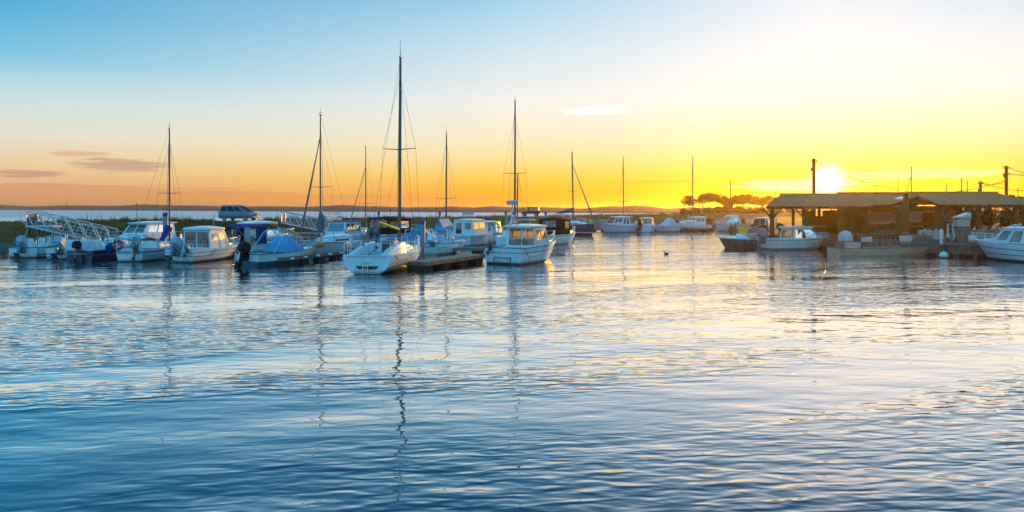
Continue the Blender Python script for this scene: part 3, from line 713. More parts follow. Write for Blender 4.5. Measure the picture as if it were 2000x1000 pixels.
# ------------------------------------------------------------------ trees and shrubs
def leaf_blob(mb, c, rx, ry, rz, n, size, r=rnd):
    for _ in range(n):
        while True:
            q = Vector((r.uniform(-1, 1), r.uniform(-1, 1), r.uniform(-1, 1)))
            if .15 < q.length < 1: break
        q *= (.55 + .45 * r.random()) / max(.5, q.length) if r.random() < .5 else 1
        p = Vector((c[0] + q.x * rx, c[1] + q.y * ry, c[2] + q.z * rz)); s = size * r.uniform(.6, 1.4)
        a = Vector((r.gauss(0, 1), r.gauss(0, 1), r.gauss(0, .6))).normalized(); b = a.cross(Vector((r.gauss(0, 1), r.gauss(0, 1), r.gauss(0, 1)))).normalized()
        mb.quad(p - a * s, p + b * s * .45, p + a * s, p - b * s * .45)
def pine(px, D, ytop, wpx, label, lean=0.0, split=.5):
    X = X_of(px, D); zb = 1.2 if D > 150 else .9; zt = Z_of(ytop, D); hgt = zt - zb; w = wpx * D / F / 2
    t = thing('pine_tree', label, 'tree', (X, D, zb), rnd.uniform(0, 6.28), 'pines on the wooded point')
    tk = MB(); bx = lean * hgt; tk.path([(0, 0, -.5), (bx * .2, 0, hgt * .25), (bx * .6, .1, hgt * .5), (bx, .1, hgt * .85)], [.2, .16, .13, .05], 7)
    cr = MB(); n = rnd.randint(8, 11)
    for i in range(n):
        a = 6.28 * i / n + rnd.uniform(-.4, .4); rr_ = w * rnd.uniform(.25, .85); z = hgt * (split + (1 - split) * rnd.uniform(.25, .92) * (1 - .35 * rr_ / w))
        c = (bx * .8 + math.cos(a) * rr_, math.sin(a) * rr_, z); tk.path([(bx * .6, .1, z - hgt * .16), ((c[0] + bx * .6) / 2, c[1] / 2, z - hgt * .07), c], [.06, .045, .02], 5)
        leaf_blob(cr, c, w * rnd.uniform(.42, .62), w * rnd.uniform(.4, .6), hgt * rnd.uniform(.10, .19), 190, .24)
    leaf_blob(cr, (bx, 0, hgt * .86), w * .7, w * .6, hgt * .14, 260, .24)
    tk.build('trunk', BARK, t); cr.build('crown', LEAF, t, smooth=False)
pines = [(1347, 252, 383, 27, 'rounded pine alone at the left tip of the wooded point', .02, .4), (1372, 258, 380, 20, 'slender pine just right of the lone rounded pine', .05, .5), (1386, 262, 379, 26, 'tall broad topped pine nearest the tallest white mast', -.04, .52),
         (1399, 256, 380, 24, 'tall flat topped pine in the middle of the left clump', .03, .55), (1411, 265, 384, 20, 'lower pine closing the right side of the left clump', .06, .5), (1424, 262, 388, 16, 'small pine in the dip between two clumps', 0, .4),
         (1440, 258, 382, 24, 'pine opening the right hand clump beside a thin mast', -.03, .5), (1452, 264, 381, 22, 'highest pine of the right hand clump', .02, .55), (1464, 258, 382, 22, 'broad pine right of the highest one in its clump', .05, .52), (1476, 262, 385, 20, 'mid height pine with a thin crown before the shelter roof', -.05, .5),
         (1489, 256, 386, 20, 'last low pine before the open shelter', .02, .48), (1503, 262, 383, 20, 'pine half hidden by the shelter eave', 0, .5), (1518, 264, 386, 20, 'pine behind the shelter posts', 0, .5)]
for a in pines: pine(a[0], a[1], a[2] - 1.5, a[3] * 1.08, *a[4:])
def shrub(px, D, ytop, wpx, label, zb=1.0, n=7, group='shrubs along the shore', cat='shrub', size=.28):
    zt = Z_of(ytop, D); w = wpx * D / F / 2; t = thing('shrub', label, cat, (X_of(px, D), D, zb), rnd.uniform(0, 6.28), group); h = max(.6, zt - zb)
    f = MB(); st = MB()
    for i in range(n):
        a = rnd.uniform(0, 6.28); q = rnd.uniform(0, .62) * w; c = (math.cos(a) * q, math.sin(a) * q * .6, h * rnd.uniform(.3, .72))
        leaf_blob(f, c, w * .5, w * .4, h * .34, 130, size); st.path([(c[0] * .2, c[1] * .2, -.1), (c[0] * .7, c[1] * .7, c[2] * .6), c], [.05, .035, .015], 5)
    st.build('stem', BARK, t); f.build('foliage', BUSH, t, smooth=False)
WB = 'dark shrub on the wooded point '
for px, D, y, w, s_ in ((1338, 236, 409, 26, 'at its low left tip'), (1358, 238, 407, 30, 'under the lone rounded pine'), (1381, 240, 408, 30, 'under the slender pine trunks'), (1404, 238, 405, 30, 'below the flat topped pine'), (1420, 240, 401, 30, 'filling the dip between the two pine clumps'),
                        (1442, 238, 404, 30, 'below the first pine of the right clump'), (1462, 240, 408, 32, 'below the broad pine'), (1484, 238, 406, 32, 'beside the open shelter'), (1512, 240, 407, 34, 'seen through the open shelter'), (1545, 240, 404, 36, 'seen behind the middle shelter posts'), (1578, 242, 404, 36, 'seen right of the middle shelter posts')):
    shrub(px, D, y - 2.5, w * 1.15, WB + s_, size=.30, n=9)
for px, D, y, w, s_ in ((1868, 82, 404, 50, 'behind the crate stack'), (1897, 80, 402, 48, 'left of the braced post'), (1932, 82, 402, 52, 'right of the braced post'), (1966, 80, 404, 50, 'before the far right post'), (2004, 83, 402, 52, 'at the edge behind the far right post')):
    shrub(px, D, y, w, 'dense dark hedge bush behind the tiled shelter, ' + s_, zb=.9, size=.16, n=10, group='hedge behind the tiled shelter')
for px, D, y, w, s_ in ((1973, 150, 382, 20, 'peeping over the hip of the tiled roof'), (1994, 150, 384, 22, 'peeping over the far right roof')):
    pine(px, D, y, w, 'distant pine ' + s_)

# ------------------------------------------------------------------ things on the embankment
def car(px, D, z, rz, label):
    t = thing('parked_car', label, 'car', (X_of(px, D), D, z), rz, 'cars on the bank')
    def sect(x, w, zl, zh): return [(x, -w * .92, zl), (x, -w, zl + .2), (x, -w, zh - .12), (x, -w * .9, zh), (x, w * .9, zh), (x, w, zh - .12), (x, w, zl + .2), (x, w * .92, zl)]
    b = MB(); b.loft([sect(*a) for a in ((-2.02, .72, .40, .88), (-1.97, .80, .28, .96), (-1.2, .84, .24, .97), (0, .84, .24, .96), (1.1, .84, .24, .94), (1.6, .82, .25, .84), (1.95, .74, .30, .68), (2.02, .66, .38, .60))])
    b.build('body', CARBLUE, t)
    cb = cabin(t, CARBLUE, (-1.95, 1.35, .80, .74), (-1.72, .2, .64, .62), .92, 1.6, side=((.06, .14, .30, .86), (.34, .14, .62, .86), (.66, .14, .90, .8)), front=((.06, .08, .94, .92),), back=((.1, .2, .9, .88),), glass=DARKGLASS, over=(.03, .03, .02), thick=.05, camber=.04)
    for x in (-1.3, 1.25):
        for sg in (1, -1):
            w = MB(); w.torus((x, sg * .74, .31), .22, .09, 'y', 18, 6); wo_ = w.build('wheel', RUBBER, t)
            r = MB(); r.tube((x, sg * .70, .31), (x, sg * .80, .31), .19, .17, 12); r.build('rim', ALU, wo_)
    for sg in (1, -1):
        l = MB(); l.ell((1.86, sg * .58, .66), .13, .14, .08, 8, 6); l.build('headlight', LAMPCLEAR, t)
        l = MB(); l.box(-2.0, -1.9, sg * .68 - .07, sg * .68 + .07, .72, 1.0); l.build('tail_light', LAMPRED, t)
        l = MB(); l.ell((.75, sg * .92, 1.0), .08, .1, .07, 8, 6); l.build('wing_mirror', CARBLUE, t)
    bp = MB(); bp.slab(rrect(-2.06, -1.85, .72, .78, .08), .34, .50); bp.slab(rrect(1.85, 2.07, .76, .66, .08), .30, .46); bp.build('bumper', GREYMOTOR, t)
car(467, 77, 2.04, R(-14), 'light blue family hatchback parked on the grassy bank')
def jeep(px, D, z, rz, label):
    t = thing('off_road_car', label, 'car', (X_of(px, D), D, z), rz, 'cars on the bank')
    b = MB(); b.slab(rrect(-1.9, .55, .75, .75, .1), .55, 1.1); b.slab(rrect(.5, 1.75, .68, .6, .1), .55, 1.08, .04)
    for sg in (1, -1): b.slab([(x, y + sg * .72) for x, y in rrect(.75, 1.85, .16, .16, .08)], .82, .92); b.slab([(x, y + sg * .78) for x, y in rrect(-1.75, -.75, .12, .12, .08)], .85, .93)
    b.build('body', CARDARK, t)
    cabin(t, CARDARK, (-1.85, .6, .72, .72), (-1.75, .38, .64, .66), 1.1, 1.78, side=((.05, .1, .42, .9), (.48, .1, .94, .9)), front=((.06, .1, .94, .92),), back=((.1, .1, .9, .9),), glass=CLEAR, over=(.04, .06, .03), thick=.06, camber=.02)
    for x in (-1.25, 1.25):
        for sg in (1, -1):
            w = MB(); w.torus((x, sg * .72, .38), .27, .11, 'y', 16, 6); wo_ = w.build('wheel', RUBBER, t); r = MB(); r.tube((x, sg * .68, .38), (x, sg * .8, .38), .2, .17, 10); r.build('rim', ALU, wo_)
    s = MB(); s.torus((-2.0, 0, .98), .26, .11, 'x', 16, 6); s.build('spare_wheel', RUBBER, t)
    for sg in (1, -1): l = MB(); l.ell((1.77, sg * .42, .92), .06, .1, .1, 8, 6); l.build('headlight', LAMPCLEAR, t)
    bp = MB(); bp.bar((1.92, -.75, .62), (1.92, .75, .62), .12, .16); bp.bar((-1.98, -.75, .62), (-1.98, .75, .62), .12, .16); bp.build('bumper', BLACK, t)
    sc = MB(); sc.bar((-.2, -.5, 1.92), (-.2, .5, 1.92), .05); sc.bar((-1.3, -.5, 1.92), (-1.3, .5, 1.92), .05); sc.bar((-1.7, -.5, 1.93), (.3, -.5, 1.93), .05); sc.bar((-1.7, .5, 1.93), (.3, .5, 1.93), .05); sc.build('roof_rack', BLACK, t)
jeep(1036, 150, 1.72, R(172), 'dark red boxy off-road car parked on the bank')

def gangway(px0, px1, D, z0, z1, label, n=6, hgt=1.15, width=1.3):
    x0, x1 = X_of(px0, D), X_of(px1, D); L_ = x1 - x0; t = thing('gangway', label, 'gangway', (x0, D, z0), 0, 'aluminium gangways from the bank'); dz = z1 - z0
    def P(u, y, h): return (L_ * u, y, dz * u + h)
    dk = MB(); dk.bar(P(0, width / 2, 0), P(1, width / 2, 0), width - .1, .08); dk.build('walkway', DECKWOOD, t)
    for y in (0, width):
        f = MB(); f.bar(P(0, y, hgt), P(1, y, hgt), .07, .09); f.bar(P(0, y, 0), P(1, y, 0), .07, .14)
        for i in range(n + 1): f.bar(P(i / n, y, 0), P(i / n, y, hgt), .05, .05) if i in (0, n) else None
        for i in range(n):
            f.bar(P(i / n, y, hgt), P((i + .5) / n, y, 0), .055, .055); f.bar(P((i + .5) / n, y, 0), P((i + 1) / n, y, hgt), .045, .045)
        f.build('side_truss', ALU, t)
        r = MB()
        for h in (.3, .55, .8): r.tube(P(.02, y, h), P(.98, y, h), .016, n=5)
        r.build('hand_rail', ALU, t)
    e = MB(); e.path([P(0, 0, hgt), P(-.06, 0, hgt + .02), P(-.085, 0, hgt * .75), P(-.07, 0, .3), P(0, 0, .1)], .025, 6); e.path([P(0, width, hgt), P(-.06, width, hgt + .02), P(-.085, width, hgt * .75), P(-.07, width, .3), P(0, width, .1)], .025, 6); e.build('end_hoop', STEEL, t)
    g_ = MB(); g_.box(-.1, .02, .05, width - .05, .1, .95); g_.build('gate_panel', GREYCANVAS, t)
    s = MB(); s.tube((.15, .1, -z0 - .5), (.15, .1, 0), .09); s.tube((.15, width - .1, -z0 - .5), (.15, width - .1, 0), .09); s.build('support_post', DARKWOOD, t)
gangway(52, 212, 57, 1.95, .50, 'large aluminium truss gangway sloping from the bank at the far left')
gangway(550, 668, 75, 1.85, .55, 'aluminium truss gangway behind the leaning furled jib', n=5)
gangway(1088, 1156, 105, 1.55, .5, 'distant aluminium truss gangway behind the charcoal sailing boat', n=5)

def pontoon(pts, w, label, floats=True, z=.46, pads=(), group='floating pontoons'):
    o = thing('pontoon', label, 'pontoon', (pts[0][0], pts[0][1], 0), 0, group); q = [Vector((a - pts[0][0], b - pts[0][1], 0)) for a, b in pts]
    dk, fr = MB(), MB()
    for a, b in zip(q, q[1:]):
        d_ = (b - a); L_ = d_.length; d_.normalize(); s_ = Vector((-d_.y, d_.x, 0)); n = int(L_ / .14)
        for i in range(n):
            p = a + d_ * (L_ * (i + .5) / n); dk.bar(p - s_ * w / 2 + vec(0, 0, z), p + s_ * w / 2 + vec(0, 0, z), .125, .035)
        for sg in (1, -1): fr.bar(a + s_ * sg * (w / 2 + .03) + vec(0, 0, z - .09), b + s_ * sg * (w / 2 + .03) + vec(0, 0, z - .09), .055, .2)
        for e in (a, b): fr.bar(e - s_ * (w / 2 + .06) + vec(0, 0, z - .09), e + s_ * (w / 2 + .06) + vec(0, 0, z - .09), .06, .2)
        m = max(2, int(L_ / 2.0))
        for i in range(m + 1):
            p = a + d_ * (.45 + (L_ - .9) * i / m); c = [p + d_ * .42 * u + s_ * (w / 2 - .08) * v for u, v in ((-1, -1), (1, -1), (1, 1), (-1, 1))]
            MB().loft([[(v.x, v.y, zz_) for v in c] for zz_ in (-.25, z - .19)]).build('float', FLOATBOX, o)
    dk.build('decking', DECKWOOD, o); fr.build('edge_beam', GREYWOOD, o)
    return o, q
def fpads(o, a, b, n, side):
    d_ = (b - a); L_ = d_.length; d_.normalize(); s_ = Vector((-d_.y, d_.x, 0)) * side
    for i in range(n):
        p = a + d_ * (L_ * (i + .5) / n) + s_
        m = MB(); m.path([p - d_ * .2 + vec(0, 0, .36), p - d_ * .12 + vec(0, 0, .36), p + d_ * .12 + vec(0, 0, .36), p + d_ * .2 + vec(0, 0, .36)], [.04, .085, .085, .04], 8); m.build('fender_pad', FENDERW, o)
def xd(px, D): return (X_of(px, D), D)
pontoon([xd(812, 38.3), xd(928, 44.8)], 1.25, 'near finger pontoon of weathered planks between the two big boats')
o, q = pontoon([xd(546, 41.6), xd(688, 50.0)], .55, 'narrow finger pontoon edged with small white fenders'); fpads(o, q[0], q[1], 6, -.36)
pontoon([xd(392, 45.2), xd(470, 50.5)], .55, 'short finger pontoon alongside the blue-roofed pilothouse boat')
pontoon([xd(150, 53.5), xd(480, 53.0), xd(700, 52.5), xd(1000, 53)], 1.9, 'long main pontoon running behind the front row')
pontoon([xd(655, 75), xd(1060, 77)], 1.8, 'rear pontoon joined to the middle gangway')
pontoon([xd(1150, 104), xd(1440, 108)], 1.8, 'far pontoon under the row of white cruisers')
PG = 'steel mooring piles of the pontoons'
def pile(px, D, ytop, r, label, cap=True):
    t = thing('mooring_pile', label, 'pile', (X_of(px, D), D, 0), 0, PG); zt = Z_of(ytop, D); m = MB(); m.tube((0, 0, -1), (0, 0, zt - .14), r, n=14); m.build('shaft', PILEGREY, t)
    c = MB(); c.path([(0, 0, zt - .26), (0, 0, zt - .05), (0, 0, zt)], [r * 1.06, r * 1.06, r * .6], 14); c.build('cap', PILEBLUE if cap else PILEGREY, t)
pile(825, 44.2, 430, .165, 'thick grey pile with blue cap on the near pontoon'); pile(323, 51.8, 415, .17, 'grey pile with blue cap beside the small blue-sailed boat')
for px, D, y, l in ((740, 80, 413, 'behind the black canopy cruiser'), (859, 79, 413, 'behind the light blue boom cover'), (952, 76, 425, 'right of the twin-window cabin boat'), (988, 80, 413, 'behind the big fishing boat mast'), (1066, 80, 413, 'right of the dark off-road car'), (1343, 110, 416, 'left of the leftmost far right mast')):
    pile(px, D, y, .15, 'grey mooring pile ' + l)

# far stakes, beacons and the tower
for i, px in enumerate((635, 638, 641.5, 645, 648, 652.5, 655, 657.5, 660, 662, 664.5, 667.5)):
    t = MB(); D = 430 + 6 * (i % 3); t.path([(0, 0, -1), (.05 * (i % 2), 0, .6), (.12 * ((i * 7) % 3 - 1), 0, 1.3 + .25 * ((i * 5) % 3))], [.16, .15, .1], 6)
    o = t.build('oyster_stake', DARKWOOD); o.location = (X_of(px, D), D, 0); tag(o, 'dark stake standing in a row far out in the bay', 'stake', 'oyster stakes in the bay')
for px, D, yt, l in ((267, 300, 397, 'thin dark beacon pole in the bay behind the bank'), (583, 500, 400, 'thin far beacon pole left of the stakes'), (852, 260, 405, 'thin beacon pole beyond the light blue boom cover')):
    t = MB(); zt = Z_of(yt, D); t.tube((0, 0, -1), (0, 0, zt), .11, .08); o_ = t; o_.path([(0, 0, zt - .5), (0, 0, zt - .1), (0, 0, zt)], [.2, .2, .05], 6); o = t.build('beacon_pole', DARKWOOD); o.location = (X_of(px, D), D, 0); tag(o, l, 'beacon')
t = thing('lattice_tower', 'thin lattice tower on the far left hills', 'tower', (X_of(130, 2600), 2600, 8)); m = MB(); zt = Z_of(393, 2600) - 8
for a in range(3): m.tube((math.cos(a * 2.1) * 1.6, math.sin(a * 2.1) * 1.6, 0), (math.cos(a * 2.1) * .4, math.sin(a * 2.1) * .4, zt), .35, n=5)
for i in range(6): z = zt * i / 6; m.torus((0, 0, z), 1.6 - 1.2 * i / 6, .15, 'z', 6, 4)
m.build('mast_frame', HILL, t)

# ------------------------------------------------------------------ the moored boats, left to right
def text_obj(name, body, size, M, m, parent):
    cu = bpy.data.curves.new(name, 'FONT'); cu.body = body; cu.size = size; cu.align_x = 'CENTER'; cu.extrude = .002
    tmp = bpy.data.objects.new(name, cu); COL.objects.link(tmp)
    dg = bpy.context.evaluated_depsgraph_get(); me = bpy.data.meshes.new_from_object(tmp.evaluated_get(dg)); bpy.data.objects.remove(tmp)
    me.transform(M); me.materials.append(m); o = bpy.data.objects.new(name, me); COL.objects.link(o); o.parent = parent
    return o
def ladder(root, x, y, z0, z1, w=.3, n=3, m=None, out=.05, lean=0.0):
    k = MB()
    for sg in (1, -1): k.tube((x - out - lean, y + sg * w / 2, z0), (x - out, y + sg * w / 2, z1), .018, n=5)
    for i in range(n): t = (i + .4) / n; k.tube((x - out - lean * (1 - t), y - w / 2, z0 + (z1 - z0) * t), (x - out - lean * (1 - t), y + w / 2, z0 + (z1 - z0) * t), .016, n=5)
    return k.build('ladder', m or STEEL, root)
COCKPIT = ((0, .42), (.5, .40), (.53, .06), (1, .03))

# A open boat with flat canopy at the far left
b = Boat('motorboat', 'open white motorboat with a flat grey canopy top at the far left', 45, 505, 128, 5.4, 2.1, .75, .95)
b.hull(WHITE, deck=COCKPIT, rake=.6, stripes=((.0, .06, GREYLINE),), boot=DARKBOOT)
b.outboard(0, MOTORCOVER, R(32), 1.15, cover=True); b.console(.1, .45, .85, .4); b.seat(-.9, .35, .4); b.seat(-.9, -.35, .4)
k = MB(); k.slab(rrect(-.9, .7, .95, .85, .2), 2.02, 2.12, .03); c = k.build('canopy_top', PALECANVAS, b.root)
k = MB()
for sg in (1, -1): k.tube((-1.5, sg * .9, .75), (-.4, sg * .85, 2.02), .025); k.tube((1.1, sg * .8, .8), (.2, sg * .8, 2.02), .025); k.tube((-.2, sg * .9, .78), (-.7, sg * .88, 2.02), .02)
k.build('canopy_frame', STEEL, c); b.screen(.75, .85, .45, .55, .25, .3); b.pulpit(.62, .45)
fender(b, .35, 'white fender on the canopy topped open boat at the far left', 1)
# B white boat with covered motor
b = Boat('motorboat', 'white motorboat with its outboard under a light blue cover, second from the far left', 118, 507.5, 190, 5.2, 2.1, .72, .95)
b.hull(WHITE, deck=COCKPIT, rake=.7, stripes=((.30, .36, GREYLINE),), boot=DARKBOOT); b.outboard(.0, MOTORCOVER, R(38), 1.2, cover=True)
b.console(.0, .4, .8, .45); b.seat(-.8, 0, .36, .8); b.screen(.55, .92, .45, .8, .3, .6); b.pulpit(.65, .4)
# C navy boat
b = Boat('motorboat', 'navy hulled motorboat with white gunwale and beige windscreen', 156, 510, 262, 5.2, 2.2, .78, .98)
b.hull(NAVY, deck=COCKPIT, deckmat=WHITE, rake=.6, rub=WHITE, stripes=((0, .10, WHITE),)); b.console(.15, .42, .95, .38); b.seat(-.9, .0, .4, .9); b.seat(-1.6, .0, .4, 1.2)
b.screen(.95, .95, .55, .82, .35, .7, fm=SEAT); cd_ = b.coachroof(.62, .9, .8, .35, .38, ports=0)
k = MB(); k.slab(rrect(-b.L / 2 - .5, -b.L / 2 + .05, .75, .8, .08), .42, .5); k.build('bathing_platform', GREYMOTOR, b.root); b.outboard(.0, BLACK, R(5), .9)
fender(b, .50, 'pair of long white fenders side by side on the navy hull', -1, z=.38, group='paired fenders on the navy hull', h=.6); fender(b, .55, 'pair of long white fenders side by side on the navy hull', -1, z=.38, group='paired fenders on the navy hull', h=.6)
fender(b, .10, 'single white fender at the stern corner of the navy boat', -1, z=.34)
# D small white sailing boat with blue sail bundle
b = Boat('sailboat', 'small white sailing boat with a blue sail bundle and silver outboard, leftmost mast', 253, 512.5, 352, 6.2, 2.3, .82, .98, cat='sailboat')
b.hull(WHITE, deck=((0, .35), (.34, .35), (.36, .05), (1, .03)), rake=.8, tw=.75, pw=2.0, wl=.8, stripes=((.12, .18, BLUELINE), (.22, .25, BLUELINE)), boot=DARKBOOT)
b.coachroof(.36, .78, .72, .4, .42); mx = b.axis(331); zt = b.z(252, mx)
b.rig(mx, zt, .9, .055, ((.44, .75),), boom=(1.3, 1.75, -.85), sailm=BLUECANVAS); b.pulpit(.8, .55, 3); b.stern_rail(.2, .5); b.outboard(-.45, GREYMOTOR, R(8), .8)
k = MB(); k.loft([[(x, y, z) for x, y, z in ((-1.25 + q * .1, -.72, .75), (-1.1 + q * .3, -.6, 1.35 - .1 * q), (-.9 + q * .3, 0, 1.5 - .1 * q), (-1.1 + q * .3, .6, 1.35 - .1 * q), (-1.25 + q * .1, .72, .75))] for q in (0, 1.2, 2.6, 3.6)], False, False, closed=False)
k.build('spray_hood', PALECANVAS, b.root); k = MB(); k.tube((-2.9, .1, .6), (-1.9, .1, 1.15), .025); k.build('tiller', TEAK, b.root)
X, Y, _ = b.world(-3.1, .75, 0)
o = thing('lifebuoy', 'orange red ring buoy hung at the stern of the blue-sailed boat', 'lifebuoy', (X, Y, .72), b.rz); MB().torus((0, 0, .35), .26, .09, 'x', 22, 8).build('ring', RED, o)
k = MB()
for a in (0, 1.57, 3.14, 4.71): k.torus((0, math.cos(a) * .26, .35 + math.sin(a) * .26), .098, .02, 'y' if a in (1.57, 4.71) else 'z', 10, 5)
k.build('rope_band', FENDERW, o)
X, Y, _ = b.world(-3.0, 1.25, 0)
o = thing('round_fender', 'big round blue buoy fender beside the red ring buoy', 'fender', (X, Y, .55), 0); MB().path([(0, 0, 0), (0, 0, .08), (0, 0, .25), (0, 0, .45), (0, 0, .6), (0, 0, .66)], [.08, .2, .3, .3, .18, .06], 14).build('ball', BLUECANVAS, o); MB().tube((0, 0, .66), (.1, 0, .9), .014).build('rope', WIRE, o)
# E cabin cruiser behind
b = Boat('cabin_cruiser', 'white cabin cruiser with wraparound raked windows behind the blue-sailed boat', 345, 485, 222, 7.2, 2.5, .95, 1.15, away=False)
b.hull(WHITE, rake=.6, stripes=((.08, .12, GREYLINE),)); cabin(b.root, WHITE, (-2.0, 1.9, 1.1, 1.0), (-1.9, .9, .98, .82), 1.0, 2.15, side=((.06, .42, .26, .9), (.30, .42, .58, .9), (.62, .42, .9, .88)), front=((.06, .4, .48, .92), (.52, .4, .94, .92)), back=((.1, .1, .45, .9), (.55, .1, .9, .9)), over=(.5, .25, .08), camber=.1)
b.coachroof(.7, .92, .9, .4, .35, z=1.0); b.pulpit(.62, .5); b.stern_rail(.15, .45)
# F pilothouse boat
b = Boat('pilothouse_boat', 'white pilothouse boat with blue tinted roof and big rear windows near the front finger pontoon', 350, 513.5, 466, 6.2, 2.35, .80, 1.0)
b.hull(WHITE, deck=((0, .4), (.3, .4), (.32, .05), (1, .03)), rake=.7, stripes=((.14, .17, BLUELINE), (.33, .36, GREYLINE)), boot=DARKBOOT)
x0 = -1.45; cabin(b.root, WHITE, (x0, x0 + 2.3, .98, .9), (x0 + .02, x0 + 1.75, .92, .78), .72, 1.95, side=((.1, .44, .5, .86), (.56, .44, .88, .84)), front=((.06, .35, .48, .9), (.52, .35, .94, .9)), back=((.05, .12, .48, .9), (.52, .12, .95, .9)), over=(.18, .12, .06), thick=.14, camber=.12, roofmat=SKYROOF if 'SKYROOF' in globals() else WHITE)
b.coachroof(.55, .86, .72, .35, .28, ports=1); b.pulpit(.58, .5); b.outboard(.1, MOTORCOVER, R(36), 1.2, cover=True); b.outboard(-.62, GREYMOTOR, R(20), .55); b.stern_rail(.12, .35)
k = MB(); k.tube((.3, 0, 2.1), (.3, 0, 2.8), .012); k.build('antenna', STEEL, b.root)
k = MB(); k.path([(1.5, -.1, 1.2), (1.6, .1, 1.28), (1.85, .25, 1.22), (1.9, -.15, 1.24), (1.6, -.2, 1.3)], [.08, .12, .14, .12, .08], 8); k.build('folded_cover', YELLOW, b.root)
# boat in the gap behind
b = Boat('motorboat', 'white open motorboat with dark framed windscreen, beyond the pontoon behind the pilothouse boat', 372, 490, 452, 5.4, 2.1, .8, 1.0)
b.hull(WHITE, deck=COCKPIT, rake=.7, rub=GREYLINE, stripes=((.3, .36, BLUELINE),)); b.console(.1, .45, .85, .45); b.seat(-.8, .0, .4, .9); b.screen(.7, .95, .55, .8, .35, .6, fm=BLACK); b.pulpit(.62, .5); b.outboard(0, GREYMOTOR, R(12), 1.0); b.stern_rail(.2, .45)
# G blue canopy boat
b = Boat('motorboat', 'white boat under a blue canvas camper canopy with side curtains', 428, 502, 560, 6.0, 2.3, .8, 1.0)
b.hull(WHITE, deck=COCKPIT, rake=.7, rub=GREYLINE); b.bimini(-2.4, .6, 1.0, .85, 2.25, BLUECANVAS, sag=.18); b.bimini(-3.3, -2.1, .98, .85, 2.12, DARKCANVAS, sag=.16, name='rear_canopy', legs=False)
for sg in (1, -1):
    for x0, x1, m_ in ((-1.7, -1.2, PALECANVAS), (-.7, .25, BLUECANVAS)):
        k = MB(); k.loft([[(x0 + (x1 - x0) * i / 6, sg * (.98 + .03 * math.sin(i * 2.2)), .85) for i in range(7)], [(x0 + (x1 - x0) * i / 6, sg * (.97 + .02 * math.sin(i * 1.7)), 1.5) for i in range(7)], [(x0 + (x1 - x0) * i / 6, sg * .96, 2.08) for i in range(7)]], False, False, closed=False); k.build('side_curtain', m_, b.root)
b.screen(.9, .95, .5, .85, .35, .6); b.console(.2, .5, .7); b.pulpit(.62, .45); b.seat(-1.2, .3, .45)
# G2 hardtop cruiser behind it
b = Boat('cabin_cruiser', 'white cruiser whose hardtop has a dark green cloth edge', 455, 489, 572, 6.6, 2.4, .9, 1.1)
b.hull(WHITE, rake=.8, stripes=((.1, .14, GREYLINE),)); cb = cabin(b.root, WHITE, (-.8, 1.6, 1.0, .9), (-.7, .8, .92, .75), .95, 1.6, side=((.1, .2, .5, .85), (.55, .2, .92, .8)), front=((.06, .15, .47, .9), (.53, .15, .94, .9)), roof=False)
k = MB(); k.slab(rrect(-2.2, .9, 1.0, .75, .3), 2.05, 2.2, .12); k.build('hardtop', WHITE, b.root); k = MB(); k.slab(rrect(-2.15, .8, 1.02, .76, .3), 1.82, 2.05, 0, .01); k.build('valance', GREEN, b.root)
for sg in (1, -1):
    for q0, q1, w_ in (((-1.8, sg * .95, .9), (-1.5, sg * .9, 2.0), .12), ((1.0, sg * .78, 1.5), (.6, sg * .72, 2.0), .07)): k = MB(); k.bar(q0, q1, w_, .05); k.build('hardtop_post', WHITE, b.root)
b.coachroof(.62, .92, .85, .35, .3, z=.98); b.pulpit(.6, .5)
# H blue covered motorboat
b = Boat('motorboat', 'motorboat under a bright blue tonneau cover with a big black outboard and stern ladder', 483, 521, 618, 5.6, 2.15, .72, .98)
b.hull(WHITE, deck=COCKPIT, rake=.8, stripes=((.0, .1, WHITE), (.40, .72, TEALHULL)), rub=GREYLINE)
rings = []
for i in range(11):
    u = i / 10; x = -.75 + 2.45 * u; w = .98 * (1 - .45 * u ** 3); h = .78 + .98 * math.sin(math.pi * min(1, u * 1.15 + .12)) ** .7 * (1 - .25 * u)
    rings.append([(x, -w, .74), (x, -w * .8, .74 + (h - .74) * .55), (x, -w * .35, h - .05), (x, 0, h), (x, w * .35, h - .05), (x, w * .8, .74 + (h - .74) * .55), (x, w, .74)])
MB().loft(rings, True, True, closed=False).build('boat_cover', SKYCANVAS, b.root); b.outboard(.0, BLACK, R(24), 1.12, legm=BLACK); b.pulpit(.72, .35, 3)
ladder(b.root, -2.8, .72, -.2, .85, .34, 4, lean=.1)
for xa, xb in ((-1.7, -.4), (.1, 1.3)):
    k = MB(); k.path([(xa, -.95, .75), (xb - .4, -.85, 1.9), (xb - .3, -.6, 2.05), (xb - .3, .6, 2.05), (xb - .4, .85, 1.9), (xa, .95, .75)] if xa < 0 else [(xb, -.85, .9), (xa, -.8, 1.9), (xa - .1, -.5, 2.1), (xa - .1, .5, 2.1), (xa, .8, 1.9), (xb, .85, .9)], .024, 6); k.build('arch_tube', STEEL, b.root)
b.screen(1.05, 1.2, .55, .6, .3, .3)
X, Y, _ = b.world(2.75, -.25, 0)
o = thing('buoy_fender', 'orange topped pear buoy resting at the bow of the bright blue covered motorboat', 'buoy', (X, Y, .88), b.rz); k = MB(); k.path([(-.55, 0, .1), (-.4, 0, .12), (-.1, 0, .14), (.2, 0, .14), (.4, 0, .13), (.5, 0, .12)], [.06, .15, .2, .2, .13, .05], 12); k.build('float', ORANGE, o); MB().tube((-.55, 0, .1), (-.85, 0, .06), .015).build('rope', WIRE, o)
